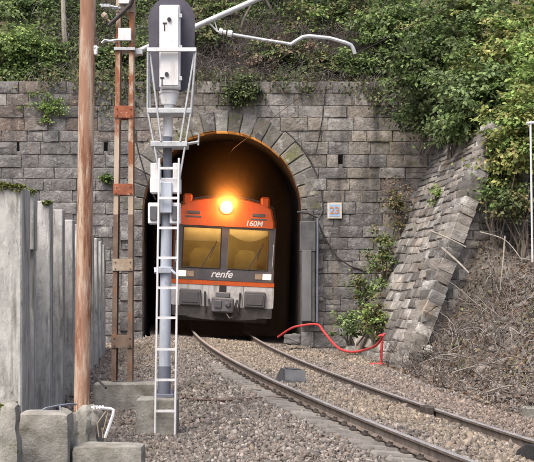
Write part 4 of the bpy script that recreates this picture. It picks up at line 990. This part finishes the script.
bush(560, 10, 42, (1.8, 1.3, 1.6), 220, .14, 'mid', 'tall green bush in the top right corner', group=G1)
bush(455, 130, 40.8, (.75, .55, .38), 90, .10, 'blue', 'low green plants along the top of the rubble wall', group=G1, base=3.7, mixpal='dark')
G2 = 'bushes on top of the portal'
bush(14, 48, 45.0, (.95, .6, .75), 190, .10, 'bright', 'bright green bush over the left end of the portal', group=G2, mixpal='mid')
bush(48, 56, 45.1, (.55, .5, .5), 90, .10, 'mid', 'small green bush beside the pale trunk', group=G2, mixpal='bright')
bush(20, 12, 47.2, (1.3, 1.0, .8), 150, .11, 'mid', 'paler green bush up the slope at the top left', group=G2, mixpal='blue')
bush(75, 30, 47.0, (.8, .7, .9), 80, .11, 'dark', 'sparse dark bush behind the brown pole', group=G2)
bush(105, 25, 48.0, (1.1, .8, 1.0), 110, .11, 'blue', 'grey green bush behind the lattice mast', group=G2, mixpal='dark')
bush(215, 18, 47.0, (.9, .7, .7), 90, .11, 'autumn', 'thin olive bush right of the signal head', group=G2, mixpal='mid')
bush(252, 22, 47.5, (.9, .7, .8), 120, .10, 'blue', 'grey green bush above the arch', group=G2, mixpal='mid')
bush(310, 22, 46.6, (.85, .6, .6), 120, .11, 'bright', 'light green ivy bush behind the bent steady arm', group=G2, mixpal='autumn')
bush(345, 18, 47.0, (.9, .7, .7), 110, .11, 'autumn', 'olive and yellow bush above the end of the steady arm', group=G2, mixpal='mid')
bush(352, 66, 44.5, (.48, .4, .42), 80, .10, 'mid', 'compact green bush on the wall edge below the steady arm', group=G2, mixpal='dark')
bush(385, 70, 44.6, (.65, .4, .55), 70, .10, 'dark', 'dark bush at the right end of the portal top', group=G2, mixpal='mid')
bush(242, 92, 43.85, (.55, .18, .38), 80, .09, 'dark', 'dark ivy clump hanging over the wall above the arch', group='ivy on the portal', name='ivy', cat='ivy', base=5.6, spread=.1)
bush(45, 104, 43.86, (.75, .08, .55), 40, .07, 'bright', 'bright trailing ivy on the wall below the left bush', group='ivy on the portal', name='ivy', cat='ivy', base=4.9, spread=.09)
bush(107, 178, 43.9, (.16, .08, .12), 14, .08, 'mid', 'little green fern growing from the wall beside the lattice mast', group='ivy on the portal', name='fern', cat='fern', base=3.1, spread=.06, nst=4)
for (px, py, Y, r, n, pal, mp, lb) in ((205, 40, 45.6, (.8, .5, .5), 130, 'dark', 'autumn', 'dark low scrub just right of the signal plate'),
        (280, 55, 45.0, (1.0, .4, .5), 170, 'dark', 'brown', 'dark scrub on the wall edge above the arch crown'),
        (322, 66, 44.8, (.7, .4, .45), 130, 'dark', 'autumn', 'dry dark scrub on the wall edge right of the arch'),
        (275, 8, 48.6, (1.2, .7, .7), 130, 'mid', 'bright', 'hazy green bush at the top edge above the arch'),
        (380, 30, 46.2, (.8, .6, .7), 110, 'mid', 'bright', 'fresh green bush between steady arm and right hand bushes'),
        (330, 2, 48.8, (1.0, .7, .6), 110, 'autumn', 'yellow', 'olive bush at the top edge above the steady arm'),
        (135, 60, 45.0, (.7, .4, .55), 110, 'dark', 'autumn', 'dark scrub behind the signal ladder cage'),
        (100, 62, 44.9, (.6, .4, .5), 110, 'dark', 'mid', 'dark scrub on the wall edge between pole and lattice mast'),
        (185, 5, 48.0, (.9, .7, .7), 90, 'mid', 'autumn', 'green bush behind the top of the signal')):
    bush(px, py, Y, r, n, .10, pal, lb, group=G2, mixpal=mp)
G3 = 'plants in the wall corner'
for (px, py, Y, r, n, pal, mp, lb) in ((398, 205, 43.2, (.35, .3, .75), 36, 'autumn', 'brown', 'dry olive weeds high in the corner between the two walls'),
        (383, 250, 42.2, (.42, .35, .75), 55, 'autumn', 'mid', 'olive green weeds halfway down the wall corner'),
        (366, 288, 41.6, (.5, .4, .6), 44, 'mid', 'autumn', 'leafy green weeds low in the wall corner'),
        (352, 325, 41.2, (.5, .4, .38), 48, 'mid', 'blue', 'green nettles at the foot of the portal wall'),
        (376, 320, 39.8, (.32, .3, .5), 60, 'autumn', 'bright', 'yellowing weeds at the foot of the rubble wall'),
        (440, 195, 40.3, (.22, .1, .25), 16, 'bright', 'autumn', 'small green tuft growing out of the rubble wall')):
    bush(px, py, Y, r, n, .09, pal, lb, per=20, name='weed', cat='weeds', group=G3, mixpal=mp, spread=.10, base=P(px, py, Y).z - r[2] * 1.1)
# trees whose trunks show
def tree(px0, py0, px1, py1, Y, rad, label, m):
    a_, b_ = P(px0, py0, Y), P(px1, py1, Y); top = b_ + (b_ - a_).normalized() * 2.5
    root = thing('tree', a_ - Vector((0, 0, .2)), label, 'tree', 'trees above the portal'); mb = MB()
    pts = [a_ - Vector((0, 0, .2))] + [a_.lerp(top, k / 6) + Vector((random.uniform(-.05, .05), random.uniform(-.05, .05), 0)) for k in range(1, 7)]
    mb.tube(pts, [rad * (1 - .09 * k) for k in range(7)], 8); mb.build('trunk', m, root, True)
    mb = MB()
    ends = []
    for k in range(9):
        b0 = pts[3 + k % 4]; e = b0 + Vector((random.uniform(-1, 1), random.uniform(-.6, .6), random.uniform(.3, 1.1))); mb.tube([b0, b0.lerp(e, .5) + Vector((0, 0, -.06)), e], [rad * .35, rad * .2, .008], 5); ends.append(e)
    mb.build('limbs', m, root)
    c = top + Vector((0, 0, .2)); p, nrm, cc = crown_points(c, (1.3, 1.1, 1.0), 90, 24, .16); leaf_cloud('crown', p, nrm, rng.uniform(.08, .15, len(p)), pick('mid', len(p)), root)
tree(67, 52, 64, 0, 45.6, .085, 'slender pale trunked tree left of the brown pole', M['palebark'])
tree(283, 38, 268, 5, 46.8, .05, 'thin dark leaning tree above the arch', M['bark'])
tree(236, 40, 250, 5, 46.2, .04, 'thin twiggy sapling above the insulator', M['bark'])

# undergrowth on the hill above the portal, dead leaves and twigs
def slope_leaves(name, n, xr, yr, zf, pal, lsize, label, cat, up=.06):
    x = rng.uniform(*xr, n); y = yr[0] + (yr[1] - yr[0]) * rng.random(n) ** 1.3; z_ = zf(x, y)
    d = fbm(x * 1.1, y * 1.1, 60); k = d > (-.12 if pal != 'dark' else .0); x, y, z_ = x[k], y[k], z_[k]; n = len(x)
    c = np.stack([x, y, z_ + rng.random(n) ** 1.5 * .75 * (up / .06) * np.clip(d[k] + .45, .1, 1)], -1)
    o = leaf_cloud(name, c, np.tile((0, -.4, .8), (n, 1)), rng.uniform(.05, .12, n) * lsize, pick(pal, n))
    return tag(o, label, cat, kind='stuff')
slope_leaves('undergrowth', 95000, (-9, 6.5), (44.45, 50.5), hill_z, 'mid', 1.25, 'mixed green undergrowth covering the hill above the portal', 'undergrowth')
slope_leaves('ivy_cover', 30000, (-9, 6.5), (44.42, 49), hill_z, 'dark', 1.1, 'dark ground ivy on the hill above the portal', 'undergrowth')
slope_leaves('dead_leaves', 9000, (-9, 6.5), (44.42, 49), hill_z, 'brown', .9, 'brown dead leaves on the hill above the portal', 'dead leaves', .02)
n = 30000; x = rng.uniform(-9, 4.6, n); d = fbm(x * .9, x * 0 + 3, 90); kk = rng.random(n) < np.clip(.45 + d * 1.4, .05, 1); x = x[kk]; d = d[kk]; n = len(x)
yy = 43.86 + rng.random(n) * .6; zz = 6.12 - .05 * np.clip(x + 1, 0, 8) + rng.normal(0, .12, n) - (44.1 - yy).clip(0) * rng.random(n) * (1.4 + 9 * d.clip(0))
o = leaf_cloud('edge_greenery', np.stack([x, yy, zz], -1), np.tile((0, -.7, .5), (n, 1)), rng.uniform(.05, .12, n), np.where((rng.random(n) < .45)[:, None], pick('autumn', n) * .8, pick('dark', n))); tag(o, 'dark ragged ground cover spilling over the top edge of the portal', 'ground cover', kind='stuff')
def bank_pts(n, s0, s1, d0, d1, pw=1.0):
    s_ = rng.uniform(s0, s1, n); toe = np.clip(3.45 - (s_ - 9) * .052, 2.55, 3.6); t_ = toe + d0 + (d1 - d0) * rng.random(n) ** pw
    x, y, zc, a = trk_n(s_); x = x + t_ * np.cos(a); y = y + t_ * np.sin(a)
    return x, y, ground_z(s_, t_)
x, y, z_ = bank_pts(30000, 6.5, 30, -.35, 7); n = len(x)
o = leaf_cloud('leaf_litter', np.stack([x, y, z_ + .01 + rng.random(n) * .05], -1), np.tile((-.4, 0, .9), (n, 1)), rng.uniform(.05, .12, n), pick('brown', n) * rng.uniform(.45, 1.25, (n, 1))); tag(o, 'pale brown leaf litter on the right hand bank', 'leaf litter', kind='stuff')
x, y, z_ = bank_pts(2600, 6.5, 30, -.3, 6.5); n = len(x); sz = rng.gamma(1.6, .022, n) + .015
o = pebbles('bank_rubble', np.stack([x, y, z_ + sz * .2], -1), sz, np.array((.20, .185, .17)) * rng.uniform(.5, 1.5, (n, 1)), M['stones']); tag(o, 'small loose rubble scattered over the right hand bank', 'rubble', kind='stuff')
x, y, z_ = bank_pts(6500, 7, 30, .3, 7); k = fbm(x * .9, y * .9, 71) > .10; x, y, z_ = x[k], y[k], z_[k]; n = len(x)
o = leaf_cloud('bank_weeds', np.stack([x, y, z_ + .02 + rng.random(n) * .18], -1), np.tile((-.3, -.2, .9), (n, 1)), rng.uniform(.06, .13, n), pick('autumn', n)); tag(o, 'scattered small green weeds on the right hand bank', 'weeds', kind='stuff')

def twigs(name, B, D, L_, rad, colors, label, cat, seg=4, bend=.28, droop=0.0, nb_=2):
    """thin crooked three-sided twigs from bases B along D, each with small side shoots"""
    allv = []; allf = []; allc = []; off = 0
    B = np.asarray(B); D = D / np.linalg.norm(D, axis=1)[:, None]
    def emit(B, D, L_, rad, colr):
        nonlocal off
        n = len(B); pts = [B]; d = D.copy()
        for k in range(seg):
            d = d + rng.normal(0, bend, (n, 3)) + np.array([0, 0, -droop]); d /= np.linalg.norm(d, axis=1)[:, None]
            pts.append(pts[-1] + d * (L_ / seg)[:, None])
        pts = np.stack(pts, 1)
        ref = rng.normal(size=(n, 3)); a = np.cross(D, ref); a /= np.linalg.norm(a, axis=1)[:, None]; b = np.cross(D, a)
        rings = []
        for k in range(seg + 1):
            rr = (rad * (1 - .8 * k / seg))[:, None]
            for j in range(3):
                t = j * 2.0944; rings.append(pts[:, k] + (a * math.cos(t) + b * math.sin(t)) * rr)
        v = np.stack(rings, 1).reshape(-1, 3); per = 3 * (seg + 1)
        f = np.array([(k * 3 + j, k * 3 + (j + 1) % 3, (k + 1) * 3 + (j + 1) % 3, (k + 1) * 3 + j) for k in range(seg) for j in range(3)])
        allv.append(v); allf.append((f[None] + (off + np.arange(n) * per)[:, None, None]).reshape(-1, 4)); allc.append(np.repeat(colr, per, 0)); off += len(v)
        return pts, d
    pts, d = emit(B, D, L_, rad, colors)
    for _ in range(nb_):
        k = rng.integers(1, seg, len(B)); b0 = pts[np.arange(len(B)), k]
        emit(b0, d + rng.normal(0, .7, (len(B), 3)), L_ * rng.uniform(.25, .55, len(B)), rad * .55, colors)
    o = big_mesh(name, np.concatenate(allv), np.concatenate(allf), M['twig'], np.concatenate(allc)); return tag(o, label, cat, kind='stuff')
TW = np.array([(.21, .185, .165), (.28, .255, .235), (.15, .125, .105), (.34, .315, .295), (.19, .15, .12)])
x, y, z_ = bank_pts(4200, 6.5, 30, -.25, 7.0, 1.0); n = len(x)
dd = rng.normal(size=(n, 3)) * np.array([.8, .8, .35]) + np.array([-.25, -.1, .22])
twigs('dead_twigs', np.stack([x, y, z_ + rng.random(n) * .06], -1), dd, rng.uniform(.25, .95, n), rng.uniform(.005, .013, n), TW[rng.integers(0, 5, n)] * np.array([1.0, 1.0, 1.03]) * rng.uniform(.4, 1.35, (n, 1)), 'tangle of grey dead twigs covering the right hand bank', 'dead twigs')
x, y, z_ = bank_pts(230, 7, 30, .0, 6.5, 1.0); n = len(x)
dd = rng.normal(size=(n, 3)) * np.array([.9, .9, .3]) + np.array([-.3, -.2, .45])
twigs('bramble_canes', np.stack([x, y, z_], -1), dd, rng.uniform(.8, 1.9, n), rng.uniform(.009, .018, n), TW[rng.integers(0, 5, n)] * rng.uniform(.7, 1.6, (n, 1)), 'longer pale bramble canes arching over the right hand bank', 'dead canes', seg=7, bend=.22, droop=.16, nb_=3)
x, y, z_ = bank_pts(700, 6.5, 13, -.1, 2.2, 1.0); k = rng.random(len(x)) < .8; x, y, z_ = x[k], y[k], z_[k]; n = len(x)
dd = rng.normal(size=(n, 3)) * .5 + np.array([-.3, -.4, .6])
twigs('wall_foot_scrub', np.stack([x, y, z_], -1), dd, rng.uniform(.3, .8, n), rng.uniform(.004, .009, n), TW[rng.integers(0, 5, n)] * rng.uniform(.35, .8, (n, 1)), 'dark bare scrub at the foot of the rubble wall corner', 'dead scrub')
n = 6000; x = rng.uniform(-6.5, 4.4, n); y = 44.1 + rng.random(n) * 2.4; k = (x > -2.3) | (rng.random(n) < .35); x, y = x[k], y[k]; n = len(x)
dd = rng.normal(size=(n, 3)) * np.array([.5, .35, .4]) + np.array([0, -.55, -.15])
twigs('hanging_twigs', np.stack([x, y, hill_z(x, y) + rng.random(n) * .5], -1), dd, rng.uniform(.4, 1.2, n), rng.uniform(.005, .010, n), TW[rng.integers(0, 5, n)] * np.array([.95, .95, 1.0]) * rng.uniform(.25, .95, (n, 1)), 'dark tangle of dry stems hanging over the portal edge', 'dead stems', droop=.22)
n = 1600; x = rng.uniform(-7, 6, n); y = 45 + rng.random(n) * 3.5
dd = rng.normal(size=(n, 3)) * np.array([.35, .3, .2]) + np.array([0, -.1, .8])
twigs('brush_stems', np.stack([x, y, hill_z(x, y)], -1), dd, rng.uniform(.5, 1.3, n), rng.uniform(.005, .011, n), TW[rng.integers(0, 5, n)] * rng.uniform(.5, 1.0, (n, 1)), 'upright bare stems in the undergrowth above the portal', 'dead stems')
# the larger sticks one can pick out
for (p0, p1, p2, Y0_, Y1_, r_, lb) in (((431, 231), (452, 240), (466, 247), 36.4, 35.6, .026, 'pale stick poking out of the rubble wall corner'),
        ((442, 248), (458, 262), (469, 273), 36.0, 35.2, .032, 'pale thicker stick leaning below the other one'),
        ((505, 236), (503, 262), (500, 290), 34.2, 34.0, .022, 'upright pale dead stem on the bank'),
        ((480, 232), (505, 240), (522, 260), 34.6, 34.0, .018, 'thin bent branch lying high on the bank'),
        ((455, 372), (480, 366), (512, 371), 30.2, 29.4, .022, 'grey branch lying flat at the foot of the bank'),
        ((488, 392), (510, 386), (540, 389), 27.0, 26.6, .022, 'grey branch lying near the pale concrete block')):
    mb = MB(); mb.tube(smooth_path([P(*p0, Y0_), P(*p1, (Y0_ + Y1_) / 2), P(*p2, Y1_)]), [r_ * (1 - .05 * k) for k in range(11)], 6); o = mb.build('fallen_branch', M['palebark'], smooth=True)
    tag(rebase(o), lb, 'branch', 'fallen branches on the bank')
# loose stones tumbled at the foot of the wing wall
for (px, py, d, sz_, lb) in ((417, 356, 35.2, .22, 'pale stone at the foot of the rubble wall'), (428, 349, 35.0, .16, 'small stone beside the fallen wall stone'), (292, 340, 41.6, .3, 'flat stone by the tunnel jamb under the hose')):
    lump('loose_stone', P(px, py - sz_ * 18, d), (sz_ * 1.4, sz_, sz_ * .8), int(px), M['rubble'], lb, 'stone', .04, 2)

# volume added in the tunnel mouth to imitate the headlamp's lens glow
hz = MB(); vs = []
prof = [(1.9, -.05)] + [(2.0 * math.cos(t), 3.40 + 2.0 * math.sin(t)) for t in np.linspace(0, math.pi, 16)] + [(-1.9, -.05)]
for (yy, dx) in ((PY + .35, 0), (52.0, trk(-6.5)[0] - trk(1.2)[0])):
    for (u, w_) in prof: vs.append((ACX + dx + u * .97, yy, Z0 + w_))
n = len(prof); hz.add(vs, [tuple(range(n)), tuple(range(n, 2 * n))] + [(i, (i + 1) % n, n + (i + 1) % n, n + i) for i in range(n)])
hm = bpy.data.materials.new('lens_glow_haze'); hm.use_nodes = True; N = hm.node_tree.nodes; N.clear(); vol = N.new('ShaderNodeVolumePrincipled'); vol.inputs['Color'].default_value = (.9, .62, .42, 1); vol.inputs['Density'].default_value = .075; vol.inputs['Anisotropy'].default_value = .7
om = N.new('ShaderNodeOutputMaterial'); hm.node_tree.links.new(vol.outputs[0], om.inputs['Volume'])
o = hz.build('added_haze', hm); tag(o, 'added volume in the tunnel mouth imitating lens glow around the headlamp', 'added_haze', kind='stuff')
